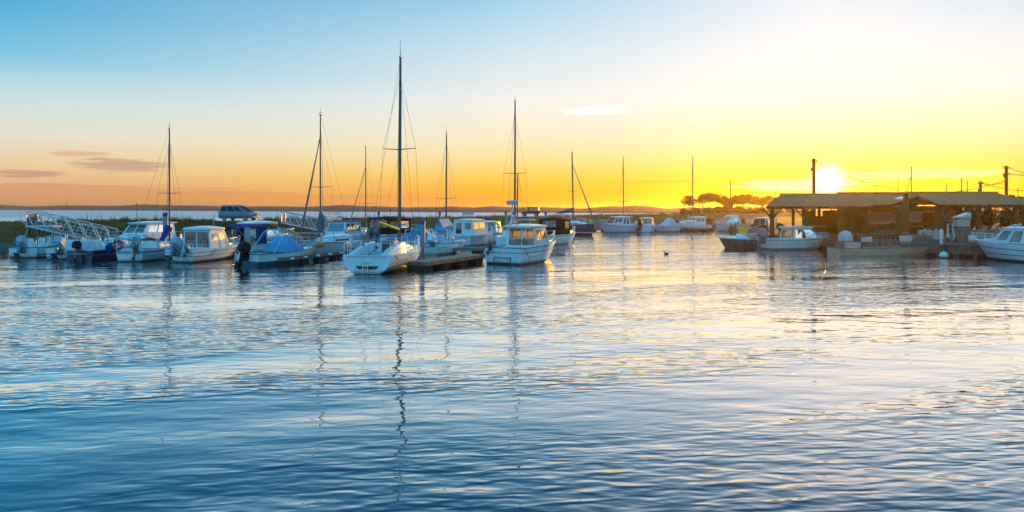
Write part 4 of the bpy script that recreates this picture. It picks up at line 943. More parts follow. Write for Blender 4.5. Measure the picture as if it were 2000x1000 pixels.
# I sailing boat with leaning furled jib
b = Boat('sailboat', 'pale blue-white sailing boat with a thick furled jib leaning left and grey hooded mast', 690, 493, 584, 6.6, 2.4, .92, 1.12, away=False, cat='sailboat')
b.hull(WHITE, rake=.9, tw=.75, wl=.82, stripes=((.02, .06, BLUELINE),), boot=BLUELINE); b.coachroof(.2, .74, .85, .4, .55, ports=1); mx = b.axis(626); zt = b.z(225, mx)
b.rig(mx, zt, 1.3, .062, ((.41, .85),), jib=.07, jt=.86, boom=(2.6, 2.35, .05), sailm=PALECANVAS); b.pulpit(.8, .6, 3); b.lifelines(.1, .8, 4, .55)
k = MB(); k.path([(mx - .05, 0, 1.7), (mx - .1, 0, 2.0), (mx - .1, 0, 2.6), (mx, 0, 3.1)], [.22, .3, .26, .08], 10); k.build('mast_hood', GREYCANVAS, b.root); b.fore_hatch(.82)
fender(b, .45, 'white fender on the left of the two on the pale sailing boat', 1, z=.5, h=.6); fender(b, .3, 'white fender on the right of the two on the pale sailing boat', 1, z=.5, h=.6)
# J cruiser with grey rolled canopy
b = Boat('cabin_cruiser', 'white cruiser with grey hardtop and rolled canvas behind the hooded mast', 706, 477, 630, 6.8, 2.5, .95, 1.15, away=False)
b.hull(WHITE, rake=.7); cabin(b.root, WHITE, (-1.5, 1.5, 1.05, .95), (-1.4, 1.0, .98, .82), 1.0, 2.15, side=((.06, .3, .3, .88), (.36, .3, .62, .88), (.68, .3, .92, .85)), front=((.06, .3, .94, .9),), back=((.3, .05, .7, .92),), roofmat=GREYCANVAS, over=(.3, .1, .05))
k = MB(); k.path([(-1.6, -1.25, 1.9), (-.5, -1.28, 1.95), (.6, -1.28, 1.95), (1.5, -1.25, 1.9)], [.14, .2, .2, .12], 10); k.build('rolled_canvas', PALECANVAS, b.root); b.pulpit(.65, .5); b.outboard(0, WHITE, 0, 1); b.stern_rail(.2, .6)
# small folded yellow-lit motor boat and the thin-masted one behind
b = Boat('sailboat', 'white sailing boat with a thin spar and slim furled jib left of the tall mast', 745, 470, 678, 6.4, 2.3, .9, 1.1, away=False, cat='sailboat')
b.hull(WHITE, rake=.8, tw=.75); b.coachroof(.2, .7, .8, .4, .5); mx = b.axis(714); b.rig(mx, b.z(289, mx), 1.3, .05, ((.31, .8),), jib=.045, jt=.78, boom=(2.4, 1.8, 0.0)); b.pulpit(.8, .5, 3)
# K black canopy cruiser
b = Boat('cabin_cruiser', 'cruiser under a big black camper canopy with clear panels, behind the tall mast', 735, 479, 822, 7.4, 2.6, 1.0, 1.2)
b.hull(WHITE, rake=.8, deck=COCKPIT, stripes=((.1, .14, BLUELINE),)); b.bimini(-3.5, .3, 1.15, 1.0, 2.62, DARKCANVAS, sag=.2, legs=False)
w = MB(); ps = []
panel(w, ((-3.45, 1.15, .95), (-3.45, -1.15, .95), (-3.4, -1.1, 2.5), (-3.4, 1.1, 2.5)), [(.06, .42, .30, .9), (.34, .42, .62, .9), (.66, .42, .94, .9)], ps)
for sg in (1, -1): panel(w, ((-3.45, sg * 1.15, .95), (.2, sg * 1.15, .95), (.2, sg * 1.1, 2.35), (-3.4, sg * 1.1, 2.4)), [(.08, .4, .45, .85), (.5, .4, .92, .85)], ps)
o = w.build('canopy_wall', DARKCANVAS, b.root, smooth=False)
for p in ps: p.build('clear_panel', CLEAR, o, smooth=False)
b.screen(1.3, 1.15, .85, 1.0, .9, .9, fm=BLACK); b.coachroof(.6, .92, 1.0, .4, .35, z=1.05); b.pulpit(.6, .55); b.outboard(.5, GREYMOTOR, R(5), 1); b.outboard(-.2, GREYMOTOR, R(5), 1)
k = MB(); k.tube((-1.5, 0, 2.6), (-1.5, 0, 3.1), .02); k.ell((-1.5, 0, 3.15), .12, .12, .1); k.slab(rrect(-1.75, -1.25, .5, .5, .1), 3.28, 3.31); k.build('radar_post', GREYMOTOR, b.root)
# L light blue tarp boat
b = Boat('sailboat', 'small boat wrapped in a light blue tarpaulin right of the tall mast', 815, 494, 838, 5.8, 2.3, .85, 1.05, cat='boat')
b.hull(WHITE, rake=.7, stripes=((.08, .14, BLUELINE),))
rings = []
for i in range(10):
    u = i / 9; x = -2.6 + 4.6 * u; w = .95 * (1 - .5 * u ** 2.5); h = 2.15 - .9 * u ** 1.5 - .1 * math.sin(u * 9)
    rings.append([(x, -w, .85), (x, -w * .85, .85 + (h - .85) * .4), (x, -w * .4, .85 + (h - .85) * .8), (x, 0, h), (x, w * .4, .85 + (h - .85) * .8), (x, w * .85, .85 + (h - .85) * .4), (x, w, .85)])
MB().loft(rings, True, True, closed=False).build('tarpaulin', SKYCANVAS, b.root); b.pulpit(.8, .5, 3); b.stern_rail(.15, .9)

# M the tall-masted sailing boat in front
b = Boat('sailboat', 'largest white sailing boat with the tallest mast, open transom and boarding ladder, bow lit gold', 717, 536, 813, 7.4, 2.75, .98, 1.12, cat='sailboat')
b.hull(WHITE, draft=.12, tw=.95, pw=1.55, wl=.50, fl=2.9, rake=.8, raked=.0, deck=((0, .02), (.10, .02), (.11, .22), (.36, .22), (.38, .04), (1, .03)), boot=DARKBOOT, stripes=((.70, .99, REDBOOT),))
# moulded transom rim and recessed panel
P = [b.skin(0, q) for q in (0, .12, .25, .4, .52, .62, .68)]
xs = P[0][0]
def inset(y, z, k): return (y * k, .52 + (z - .52) * k + .01)
outer = [(y, z) for x, y, z in P] + [(-y, z) for x, y, z in P[::-1]]; inner = [inset(y, z, .80) for y, z in outer]
k = MB(); k.loft([[(xs - .005, y, z) for y, z in outer], [(xs - .05, y * .985, .5 + (z - .5) * .985) for y, z in outer], [(xs - .055, *inset(y, z, .84)) for y, z in outer], [(xs - .012, y, z) for y, z in inner]], False, False)
tr_ = k.build('transom_rim', WHITE, b.root, sharp=60)
k = MB(); k.quad(*[(xs - .014, y, z) for y, z in ((.62, .42), (-.62, .42), (-.5, .27), (.0, .235), (.5, .27))]); k.build('step_recess', REDBOOT, tr_, smooth=False)
ladder(b.root, xs - .04, .06, .08, .5, .27, 3)
k = MB()                                     # lettering too small to read in the photo: its rhythm of strokes only
for i, h_ in enumerate((.075, .05, .05, .055, .05, .075, .05, 0, .075, .075)):
    if h_: y = .28 - i * .052; k.box(xs - .02, xs - .014, y - .016, y + .016, .56, .56 + h_ * .55)
k.build('name_lettering', GREYLINE, tr_)
# cockpit coamings, companionway
for sg in (1, -1):
    k = MB(); k.loft([[(x, sg * y, z) for y, z in ((1.12 - .1 * q, .95), (1.02 - .1 * q, .98 + h), (.72, 1.0 + h), (.62, .6))] for x, q, h in ((xs + .12, 0, .04), (xs + .9, 0, .26), (xs + 1.8, .2, .44), (xs + 2.75, .6, .54))], True, True, closed=False); k.build('coaming', WHITE, b.root)
    k = MB(); k.path([(xs + 1.5, sg * .86, 1.27), (xs + 1.5, sg * .86, 1.36), (xs + 1.5, sg * .86, 1.43)], [.07, .05, .065], 10); k.build('winch', BLACK, b.root)
x0 = b.tx(.37); b.coachroof(.37, .80, .88, .42, .52, ports=2)
k = MB(); k.bar((x0 - .03, -.3, 1.08), (x0 - .03, .3, 1.08), .05, .78); k.build('companionway_board', TEAK, b.root); k = MB(); k.slab([(x, y) for x, y in rrect(x0 - .1, x0 + .75, .38, .34, .06)], 1.50, 1.55, .02); k.build('sliding_hatch', GREYLINE, b.root)
for sg in (1, -1): k = MB(); k.bar((x0 - .02, sg * .58, 1.22), (x0 - .02, sg * .75, 1.22), .03, .14); k.build('instrument_port', DARKGLASS, b.root)
k = MB(); k.tube((xs + .25, 0, 1.0), (xs + 1.35, -.12, 1.32), .025, .018); k.build('tiller', TEAK, b.root)
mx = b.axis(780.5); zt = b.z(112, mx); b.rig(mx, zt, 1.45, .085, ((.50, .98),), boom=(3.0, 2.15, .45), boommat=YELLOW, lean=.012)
k = MB(); k.tube((mx + .1, 0, zt + .1), (mx + .1, 0, zt + 1.0), .012); k.build('antenna', WIRE, b.root); b.pulpit(.80, .6, 3); b.lifelines(.12, .8, 4, .58); b.stern_rail(.10, .6); b.fore_hatch(.84, .25)
fender(b, .62, 'white fender between the tall sailing boat and the near pontoon', -1, z=.5)
# M2 sailing boat with light blue boom cover
b = Boat('sailboat', 'white sailing boat with a light blue boom cover beside the twin-window cabin boat', 852, 483, 888, 7.0, 2.5, .95, 1.15, cat='sailboat')
b.hull(WHITE, rake=.9, tw=.75, stripes=((.1, .15, BLUELINE),)); b.coachroof(.3, .76, .9, .4, .5); mx = b.axis(872); b.rig(mx, b.z(258, mx), 1.4, .06, ((.32, .9),), boom=(2.9, 2.1, .1)); b.pulpit(.8, .55, 3); b.stern_rail(.15, .6)
rings = []
for i in range(9):
    u = i / 8; x = mx + .6 - 3.4 * u; w = .75 * (1 - .35 * u)
    rings.append([(x, -w, 1.35), (x, -w * .45, 2.05), (x, 0, 2.45 - .1 * u), (x, w * .45, 2.05), (x, w, 1.35)])
MB().loft(rings, True, True, closed=False).build('boom_tent', SKYCANVAS, b.root)
# N twin window cabin boat
b = Boat('pilothouse_boat', 'white cabin boat with two tall brown stern windows and a side ladder', 898, 482, 958, 6.4, 2.5, 1.0, 1.2)
b.hull(WHITE, rake=.7, deck=((0, .05), (1, .03)), stripes=((.10, .13, GREYLINE),), boot=DARKBOOT)
cabin(b.root, WHITE, (-2.6, .6, 1.0, .95), (-2.55, .2, .92, .82), .95, 2.25, side=((.08, .45, .45, .88), (.5, .45, .9, .86)), front=((.06, .4, .47, .9), (.53, .4, .94, .9)), back=((.14, .12, .42, .86), (.58, .42, .9, .86)), over=(.1, .1, .05), camber=.1)
ladder(b.root, -3.2, -.35, .35, 1.15, .3, 4); b.pulpit(.62, .5)
k = MB(); k.path([(-1.6, -.5, 2.3), (-1.6, -.5, 2.75), (-1.6, .5, 2.75), (-1.6, .5, 2.3)], .025); k.build('radar_arch', STEEL, b.root); k = MB(); k.slab(rrect(-1.85, -1.35, .5, .5, .12), 2.8, 2.98, .04); k.build('radar', PALECANVAS, b.root)
# motor sailer deck gear behind N
b = Boat('motorboat', 'low white motorboat glimpsed between the twin-window boat and the big fishing boat', 940, 476, 975, 6.2, 2.3, .9, 1.1)
b.hull(WHITE, rake=.7, deck=COCKPIT); cabin(b.root, WHITE, (-1.2, 1.2, .95, .85), (-1.1, .7, .88, .75), .95, 2.0, side=((.1, .3, .48, .85), (.54, .3, .92, .85)), front=((.06, .2, .94, .9),), back=((.1, .1, .45, .9), (.55, .1, .9, .9)), over=(.2, .1, .05)); b.pulpit(.6, .5); b.outboard(0, WHITE, R(10))
# dinghies at the near pontoon
b = Boat('dinghy', 'small open white dinghy with yellow lit fenders behind the near pontoon', 842, 499, 893, 2.9, 1.3, .5, .6, away=True, cat='dinghy')
b.hull(CREAM, rake=.3, deck=((0, .3), (.85, .3), (1, .05)), rub=WHITE); k = MB(); k.box(-.3, 0, -.58, .58, .3, .34); k.build('thwart', GREYWOOD, b.root)
fender(b, .55, 'small yellowed fender on the near side of the open dinghy', -1, z=.3, h=.35, r=.06, m=YELLOW, group='dinghy fenders'); fender(b, .15, 'small yellowed fender at the stern of the open dinghy', -1, z=.3, h=.35, r=.06, m=YELLOW, group='dinghy fenders')  # low sun's yellow on these fenders is put into their colour
b = Boat('motorboat', 'small white motorboat with a round cowled outboard behind the dinghy', 846, 494, 905, 4.6, 1.9, .72, .9)
b.hull(WHITE, rake=.5, deck=COCKPIT, rub=GREYLINE); b.outboard(0, WHITE, R(18), 1.1); b.console(.1, .4, .8); b.seat(-.8, 0, .4); b.screen(.5, .85, .4, .6)
k = MB(); k.path([(-1.4, -.7, .7), (-1.3, -.65, 1.7), (-1.2, -.4, 1.85), (-1.2, .4, 1.85), (-1.3, .65, 1.7), (-1.4, .7, .7)], .025); k.build('arch_tube', STEEL, b.root)
# P big fishing boat
b = Boat('fishing_boat', 'large white cabin fishing boat with golden rear windows, bow flank lit gold by the sun', 983, 517, 1081, 7.0, 2.7, 1.0, 1.28, cat='boat')
b.hull(WHITE, tw=.93, pw=1.5, wl=.9, rake=.9, draft=.35, deck=((0, .04), (.06, .04), (.08, .5), (.3, .5), (.31, .05), (1, .03)), stripes=((.19, .22, GREYLINE),), boot=DARKBOOT, rub=GREYLINE)
x0 = -1.3
cabin(b.root, WHITE, (x0, x0 + 2.5, 1.03, .92), (x0 + .05, x0 + 1.9, .96, .78), .85, 2.15, side=((.12, .4, .46, .88), (.52, .4, .9, .86)), front=((.05, .35, .34, .9), (.37, .35, .63, .9), (.66, .35, .95, .9)), back=((.08, .16, .52, .94), (.55, .16, .97, .94)), over=(.45, .16, .08), thick=.12, camber=.1, glass=CLEAR)
b.coachroof(.58, .9, .82, .38, .26, ports=0); b.pulpit(.55, .55, 5, .022); ladder(b.root, -3.45, .1, .35, .98, .24, 3)
k = MB(); xs = b.skin(0, 0)[0]; k.bar((xs - .03, -.5, .12), (xs - .03, .62, .12), .05, .04); k.bar((xs - .03, -.5, .42), (xs - .03, .62, .42), .05, .04); k.bar((xs - .03, -.5, .1), (xs - .03, -.5, .44), .04); k.bar((xs - .03, .62, .1), (xs - .03, .62, .44), .04); k.build('platform_frame', GREYLINE, b.root)
k = MB(); k.box(xs - .03, xs - .004, -.46, .58, .14, .4); k.build('transom_hatch', CREAM, b.root)
k = MB()
for sg in (1, -1): k.path([(xs + .1, sg * 1.1, 1.0), (xs + .3, sg * 1.1, 1.5), (xs + .9, sg * 1.05, 2.15), (xs + 1.3, sg * 1.0, 2.2)], .028)
k.build('grab_arch', STEEL, b.root)
mx = b.axis(1002); k = MB(); k.path([(mx - .2, .1, 2.2), (mx, .05, 2.9), (mx, .05, 3.55)], [.09, .05, .04], 8); k.tube((mx + .2, -.1, 2.2), (mx + .02, .0, 3.3), .03); k.build('radar_mast', WHITE, b.root)
k = MB(); k.slab([(mx + x, y + .05) for x, y in rrect(-.22, .22, .34, .34, .12)], 3.55, 3.78, .05); k.build('radar', PALECANVAS, b.root); k = MB(); k.tube((mx, .2, 3.0), (mx - .1, .25, 5.2), .012); k.build('antenna', STEEL, b.root); k = MB(); k.path([(mx, -.05, 2.95), (mx, -.05, 3.05), (mx, -.05, 3.12)], [.05, .07, .03], 8); k.build('beacon_lamp', LAMPRED, b.root)
k = MB(); k.ell((2.4, .1, 1.45), .25, .2, .16); k.build('anchor_winch', YELLOW, b.root)
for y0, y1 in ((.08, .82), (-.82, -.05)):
    k = MB(); k.loft([[(x0 + .16 + .015 * math.sin(i * 1.9), y0 + (y1 - y0) * i / 20, z) for i in range(21)] for z in (1.5, 2.05)], False, False, closed=False); k.build('curtain', CURTAIN, b.root); b.outboard(.85, GREYMOTOR, R(25), .55)  # added amber sheets, in place of gold light showing in the rear windows
# Q, R sailing boats behind it
b = Boat('sailboat', 'sailing boat with a dark mast and wide spreader hidden behind the big fishing boat', 990, 486, 1022, 7.4, 2.6, 1.0, 1.2, cat='sailboat')
b.hull(WHITE, rake=.9, tw=.75); b.coachroof(.3, .76, .9, .4, .5); mx = b.axis(1006); b.rig(mx, b.z(197, mx), 1.4, .075, ((.44, 1.0),), boom=(3.0, 2.0, 0), sailm=GREYCANVAS); b.pulpit(.8, .5, 3)
b = Boat('sailboat', 'low sailing boat whose short dark mast stands just right of the wide spreader mast', 1010, 472, 1045, 6.2, 2.3, .9, 1.1, cat='sailboat')
b.hull(WHITE, rake=.8, tw=.75); b.coachroof(.3, .76, .8, .4, .5); mx = b.axis(1011); b.rig(mx, b.z(338, mx), 1.3, .06, (), boom=(2.4, 1.9, 0), vane=False); b.pulpit(.8, .5, 3)
k = MB(); k.slab(rrect(-1.6, .8, .9, .8, .2), 2.1, 2.2, .05); k.build('bimini_top', PALECANVAS, b.root); k = MB()
for sg in (1, -1): k.tube((-1.4, sg * .8, .9), (-1.2, sg * .8, 2.1), .02); k.tube((.6, sg * .75, .95), (.5, sg * .75, 2.1), .02)
k.build('bimini_frame', STEEL, b.root)
# S black canopy boat
b = Boat('cabin_cruiser', 'white sports boat under a black cockpit canopy, right of the big fishing boat', 1066, 479, 1118, 6.6, 2.4, .95, 1.15)
b.hull(WHITE, rake=.8, deck=COCKPIT, stripes=((.08, .12, GREYLINE),)); b.bimini(-2.6, .2, 1.02, 1.0, 2.55, DARKCANVAS, sag=.22, legs=False); w = MB(); ps = []
panel(w, ((-2.75, 1.02, .9), (-2.75, -1.02, .9), (-2.55, -.98, 2.38), (-2.55, .98, 2.38)), [(.18, .5, .85, .9)], ps)
for sg in (1, -1): panel(w, ((-2.75, sg * 1.02, .9), (.3, sg * 1.02, .95), (.15, sg * .98, 2.3), (-2.55, sg * .98, 2.35)), [(.55, .4, .92, .85)], ps)
o = w.build('canopy_wall', DARKCANVAS, b.root, smooth=False)
for p in ps: p.build('clear_panel', CLEAR, o, smooth=False)
b.screen(1.2, 1.1, .75, .95, .8, .8); b.coachroof(.6, .92, .85, .35, .3, z=1.0); b.pulpit(.6, .5)
k = MB(); k.path([(1.2, -.7, 1.25), (1.3, -.3, 1.32), (1.3, .2, 1.3)], [.08, .14, .08], 8); k.build('red_cover', RED, b.root)
for t_, l in ((.35, 'black fender nearest the stern of the black canopied sports boat'), (.62, 'black fender nearest the bow of the black canopied sports boat')): fender(b, t_, l, -1, z=.4, m=RUBBER, r=.12, h=.6)
# T charcoal sailing boat
b = Boat('sailboat', 'charcoal hulled sailing boat with white waterline stripe and grey sail cover', 1104, 457.5, 1162, 5.4, 2.2, 1.35, 1.45, away=False, cat='sailboat')
b.hull(GREYHULL, rake=.5, tw=.8, pw=2.6, deckmat=WHITE, stripes=((.50, .56, WHITE),)); b.coachroof(.25, .72, .8, .4, .45); mx = b.axis(1120); b.rig(mx, b.z(298, mx), 1.8, .09, ((.43, .85), (.13, .7)), jib=.08, jt=.86, boom=(2.9, 2.9, -.15), sailm=GREYCANVAS, lean=-.03); b.pulpit(.7, .6)
# U white cruiser, bow left
b = Boat('cabin_cruiser', 'white high cruiser, bow left, with tall side windows in the far row', 1241, 454, 1168, 6.2, 2.4, 1.0, 1.4, away=False)
b.hull(WHITE, rake=1.1, pw=2.1, stripes=((.12, .15, GREYLINE),)); cabin(b.root, WHITE, (-1.6, 1.5, .95, .85), (-1.5, .6, .85, .72), 1.12, 2.15, side=((.08, .1, .2, .85), (.27, .1, .38, .85), (.52, .35, .70, .85), (.76, .3, .92, .8)), glass=DARKGLASS, front=((.05, .2, .48, .9), (.52, .2, .95, .9)), back=((.1, .1, .9, .9),), over=(.6, .2, .06), camber=.06); b.pulpit(.68, .5)
k = MB(); k.quad(*[b.skin(.35, .3)[:1] + (b.skin(.35, .3)[1] - .01, .82), b.skin(.52, .3)[:1] + (b.skin(.52, .3)[1] - .01, .84), b.skin(.5, .3)[:1] + (b.skin(.5, .3)[1] + .0, .68), b.skin(.38, .3)[:1] + (b.skin(.38, .3)[1] - .0, .66)]); k.build('hull_window', DARKGLASS, b.root, smooth=False); b.outboard(0, WHITE, R(5), 1)
fender(b, .62, 'dark fender under the bow of the flybridge style cruiser', 1, z=.5, m=RUBBER, h=.8, r=.16)
b = Boat('sailboat', 'far sailing boat whose mast rises behind the flybridge style cruiser', 1228, 449, 1200, 7.0, 2.5, 1.0, 1.2, away=True, cat='sailboat')
b.hull(WHITE, rake=.9, tw=.75); b.coachroof(.3, .76, .9, .4, .5); mx = b.axis(1217.5); b.rig(mx, b.z(308, mx), 1.4, .11, ((.30, .8),), boom=(2.8, 2.2, 0), jt=.9)
# V stern-on cabin boat
b = Boat('pilothouse_boat', 'small white cabin boat seen stern-on with golden lit windows and raised dark outboard', 1258, 455, 1272, 4.8, 2.1, .85, 1.05)
b.hull(WHITE, rake=.6, tw=.92); cabin(b.root, WHITE, (-1.2, .9, .88, .8), (-1.15, .4, .8, .68), .88, 2.0, side=((.1, .35, .9, .88),), front=((.05, .3, .48, .9), (.52, .3, .95, .9)), back=((.08, .35, .36, .9), (.4, .3, .62, .9), (.66, .35, .93, .9)), over=(.1, .1, .05), glass=CLEAR); b.outboard(.55, BLACK, R(45), 1.4, legm=BLACK)
# W covered boat
b = Boat('motorboat', 'white motorboat under a pale hump backed cover in the far row', 1318, 452.5, 1276, 5.2, 2.2, .9, 1.05, away=False)
b.hull(WHITE, rake=.7); rings = []
for i in range(11):
    u = i / 10; x = -2.4 + 4.5 * u; w = 1.0 * (1 - .5 * u ** 2.5); h = 1.0 + 1.0 * math.exp(-((u - .28) / .22) ** 2) + .12 * (1 - u)
    rings.append([(x, -w, .92), (x, -w * .8, .92 + (h - .92) * .5), (x, -w * .3, h - .03), (x, 0, h), (x, w * .3, h - .03), (x, w * .8, .92 + (h - .92) * .5), (x, w, .92)])
MB().loft(rings, True, True, closed=False).build('boat_cover', PALECANVAS, b.root); b.outboard(.2, BLACK, R(40), 1.2)
# X, Y cruisers, Z masts
b = Boat('cabin_cruiser', 'white motor sailer with stepped wheelhouse, bow left, under the tallest far right mast', 1384, 450.5, 1318, 5.8, 2.3, .92, 1.2, away=False)
b.hull(WHITE, rake=.8, stripes=((.34, .39, GREYLINE),)); b.coachroof(.45, .92, .95, .4, .5, ports=3, z=1.1); cabin(b.root, WHITE, (-1.8, .2, .95, .9), (-1.7, -.2, .85, .78), .98, 2.05, side=((.08, .4, .4, .88), (.46, .4, .92, .86)), front=((.05, .3, .48, .9), (.52, .3, .95, .9)), back=((.1, .1, .9, .9),), over=(.6, .1, .05)); b.pulpit(.7, .5); b.outboard(0, BLACK, R(45), 1.3, legm=BLACK)
b = Boat('sailboat', 'far sailing boat with the tallest of the far right masts, behind the stepped wheelhouse', 1362, 446, 1340, 7.2, 2.5, 1.0, 1.2, away=True, cat='sailboat')
b.hull(WHITE, rake=.9, tw=.75); b.coachroof(.3, .76, .9, .4, .5); mx = b.axis(1353); b.rig(mx, b.z(307, mx), 1.4, .12, ((.32, .5),), jt=.92)
b = Boat('cabin_cruiser', 'white sports cruiser with raked windscreen, right end of the far row', 1448, 451, 1396, 5.6, 2.4, 1.1, 1.35, away=False)
b.hull(WHITE, rake=.6, stripes=((.16, .2, GREYLINE),)); cabin(b.root, WHITE, (-1.6, 1.4, .98, .8), (-1.2, -.2, .8, .65), 1.1, 2.3, side=((.2, .25, .5, .85), (.56, .2, .85, .8)), front=((.06, .1, .47, .9), (.53, .1, .94, .9)), back=((.1, .2, .9, .85),), glass=CLEAR, over=(.2, .02, .03), thick=.06); b.outboard(.3, BLACK, R(40), 1.1)
b = Boat('sailboat', 'far low sailing boat with a short mast before the pines', 1434, 446.5, 1420, 5.6, 2.2, .9, 1.1, away=True, cat='sailboat')
b.hull(WHITE, rake=.8, tw=.75); b.coachroof(.3, .76, .8, .4, .4); mx = b.axis(1427); b.rig(mx, b.z(352, mx), 1.3, .10, (), vane=False)
b = Boat('cabin_cruiser', 'pale cabin boat with one dark side window between stakes and shelter', 1500, 462, 1468, 4.6, 2.2, 1.1, 1.25, away=False)
b.hull(CREAM, rake=.5); cabin(b.root, CREAM, (-1.8, .7, .95, .85), (-1.75, -.1, .88, .75), 1.1, 2.2, side=((.12, .3, .8, .85),), front=((.06, .2, .94, .9),), back=((.1, .2, .9, .85),), glass=DARKGLASS)
# AA dark motor boat
b = Boat('motorboat', 'drab dark hulled motorboat with a sun-yellow windscreen, bow left', 1487, 482.5, 1404, 4.9, 2.0, .74, .92, away=False)
b.hull(mat('drab_gelcoat', (.20, .17, .13), .4, noise=.4, nscale=2), rake=.7, deck=COCKPIT, deckmat=WHITE, rub=WHITE, stripes=((0, .07, GREYWOOD),)); b.console(-.1, .4, .8, .42); b.coachroof(.45, .86, .8, .35, .25, ports=0)
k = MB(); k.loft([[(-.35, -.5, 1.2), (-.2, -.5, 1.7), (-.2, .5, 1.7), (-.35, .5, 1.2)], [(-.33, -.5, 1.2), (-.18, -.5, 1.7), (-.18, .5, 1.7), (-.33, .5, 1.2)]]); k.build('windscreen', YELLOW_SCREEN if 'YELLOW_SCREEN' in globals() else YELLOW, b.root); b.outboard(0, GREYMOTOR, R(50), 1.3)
k = MB(); k.slab(rrect(-2.1, -.9, .75, .75, .2), .8, 1.15, .08); k.build('seat_cover', SEAT, b.root); b.pulpit(.75, .25, 3, mid=False)
# AB hardtop boat
b = Boat('pilothouse_boat', 'cream white hardtop cabin boat moored before the open shelter', 1494, 488, 1617, 5.9, 2.3, .92, 1.05)
b.hull(CREAM, rake=.9, deck=((0, .3), (.32, .3), (.34, .04), (1, .03)), stripes=((.08, .11, GREYLINE), (.60, .66, GREYLINE)))
x0 = -.95; cabin(b.root, CREAM, (x0, x0 + 2.7, .98, .7), (x0 + .12, x0 + 1.75, .9, .68), .85, 1.72, side=((.05, .12, .47, .9), (.52, .12, .92, .88)), front=((.05, .12, .47, .9), (.53, .12, .95, .9)), back=((.08, .1, .92, .9),), over=(.28, .25, .08), thick=.16, camber=.06, glass=CLEAR); b.coachroof(.62, .93, .8, .3, .22, ports=0); b.pulpit(.7, .3, 4); b.outboard(0, GREYMOTOR, R(20), 1.2)
# AC flat work barge
b = Boat('work_barge', 'long flat oyster work barge with raised bow beside the quay', 1628, 499, 1850, 8.2, 2.2, .55, .80, cat='barge')
b.hull(BARGE, rake=1.3, tw=.95, pw=3.2, wl=.93, draft=.15, sag=.02, deck=((0, .12), (.88, .12), (.92, .04), (1, .03)), deckmat=GREYWOOD, rub=GREYWOOD)
for i, (x, n_) in enumerate(((-2.2, 4), (-1.0, 4), (-.1, 0))):
    k = MB()
    for sg in (1, -1): k.tube((x - .3, sg * .5, .5), (x - .12, sg * .5, 1.55), .022); k.tube((x + .3, sg * .5, .5), (x + .12, sg * .5, 1.55), .022); k.tube((x - .12, sg * .5, 1.55), (x + .12, sg * .5, 1.55), .022)
    k.tube((x, -.5, 1.55), (x, .5, 1.55), .022)
    if n_:
        for q in range(7): k.tube((x + .38 + q * .09, -.6, .5), (x + .38 + q * .09, -.6, 1.15), .014, n=4)
        k.tube((x + .34, -.6, 1.15), (x + 1.0, -.6, 1.15), .018, n=5)
    k.build('trestle', GREYWOOD, b.root)
k = MB(); k.loft([[(-3.2 + q[0], .1 + q[1], z) for q in rrect(-a, a, a, a * .9, .12)] for z, a in ((.45, .5), (.95, .5), (1.0, .42))]); k.build('winch_house', GREYWOOD, b.root)
def crate(loc, rz, w, d_, h, m, label, group=None, name='crate'):
    o = thing(name, label, 'crate', loc, rz, group); k = MB()
    n = max(2, int(h / .11))
    for i in range(n):
        z0, z1 = h * i / n + .01, h * (i + 1) / n - .012
        for sg in (1, -1): k.box(-w / 2, w / 2, sg * d_ / 2 - .015, sg * d_ / 2 + .015, z0, z1); k.box(sg * w / 2 - .015, sg * w / 2 + .015, -d_ / 2 + .017, d_ / 2 - .017, z0, z1)
    k.box(-w / 2 + .02, w / 2 - .02, -d_ / 2 + .02, d_ / 2 - .02, .01, .03); k.build('side_slats', m, o); k = MB()
    for sx in (1, -1):
        for sy in (1, -1): k.box(sx * (w / 2 - .03) - .02, sx * (w / 2 - .03) + .02, sy * (d_ / 2 - .04) - .02, sy * (d_ / 2 - .04) + .02, 0, h + .01)
    k.build('corner_post', m, o); return o
X, Y, _ = b.world(-3.2, .1, 0)
o = thing('hooded_drum', 'rounded pale hood over a drum on the stern of the work barge', 'drum', (X, Y, 1.0), b.rz); k = MB(); k.path([(0, 0, 0), (0, 0, .3), (0, 0, .55), (0, 0, .72), (0, 0, .78)], [.48, .5, .42, .22, .05], 14); k.build('hood', PALECANVAS, o); MB().torus((0, 0, .03), .47, .04, 'z').build('rim', GREYWOOD, o)
X, Y, _ = b.world(.9, -.3, 0); o = thing('white_tub', 'white open tub tilted on the deck of the work barge, right of the trestles', 'tub', (X, Y, .85), b.rz + .3); k = MB(); k.loft([[(q[0] + .1 * z, q[1], z) for q in rrect(-a, a, a * .8, a * .8, .08)] for z, a in ((0, .28), (.55, .38), (.55, .34), (.06, .24))]); k.build('shell', CREAM, o); k = MB(); k.tube((0, .25, -.38), (0, .25, .02), .03); k.tube((0, -.25, -.38), (0, -.25, .02), .03); k.build('leg', GREYWOOD, o)
X, Y, _ = b.world(-1.6, .2, 0); crate((X, Y, .95), b.rz, .55, .4, .35, FENDERW, 'white slatted basket between two trestles on the work barge', name='basket')
X, Y, _ = b.world(-2.4, .3, 0); crate((X, Y, .48), b.rz, .8, .6, .5, GREEN, 'green crate standing on the barge deck beside the hooded drum')
X, Y, _ = b.world(-3.1, -.72, 0); crate((X, Y, .48), b.rz, .9, .45, .5, BAMBOO, 'long slatted wooden crate on the barge stern below the hooded drum')
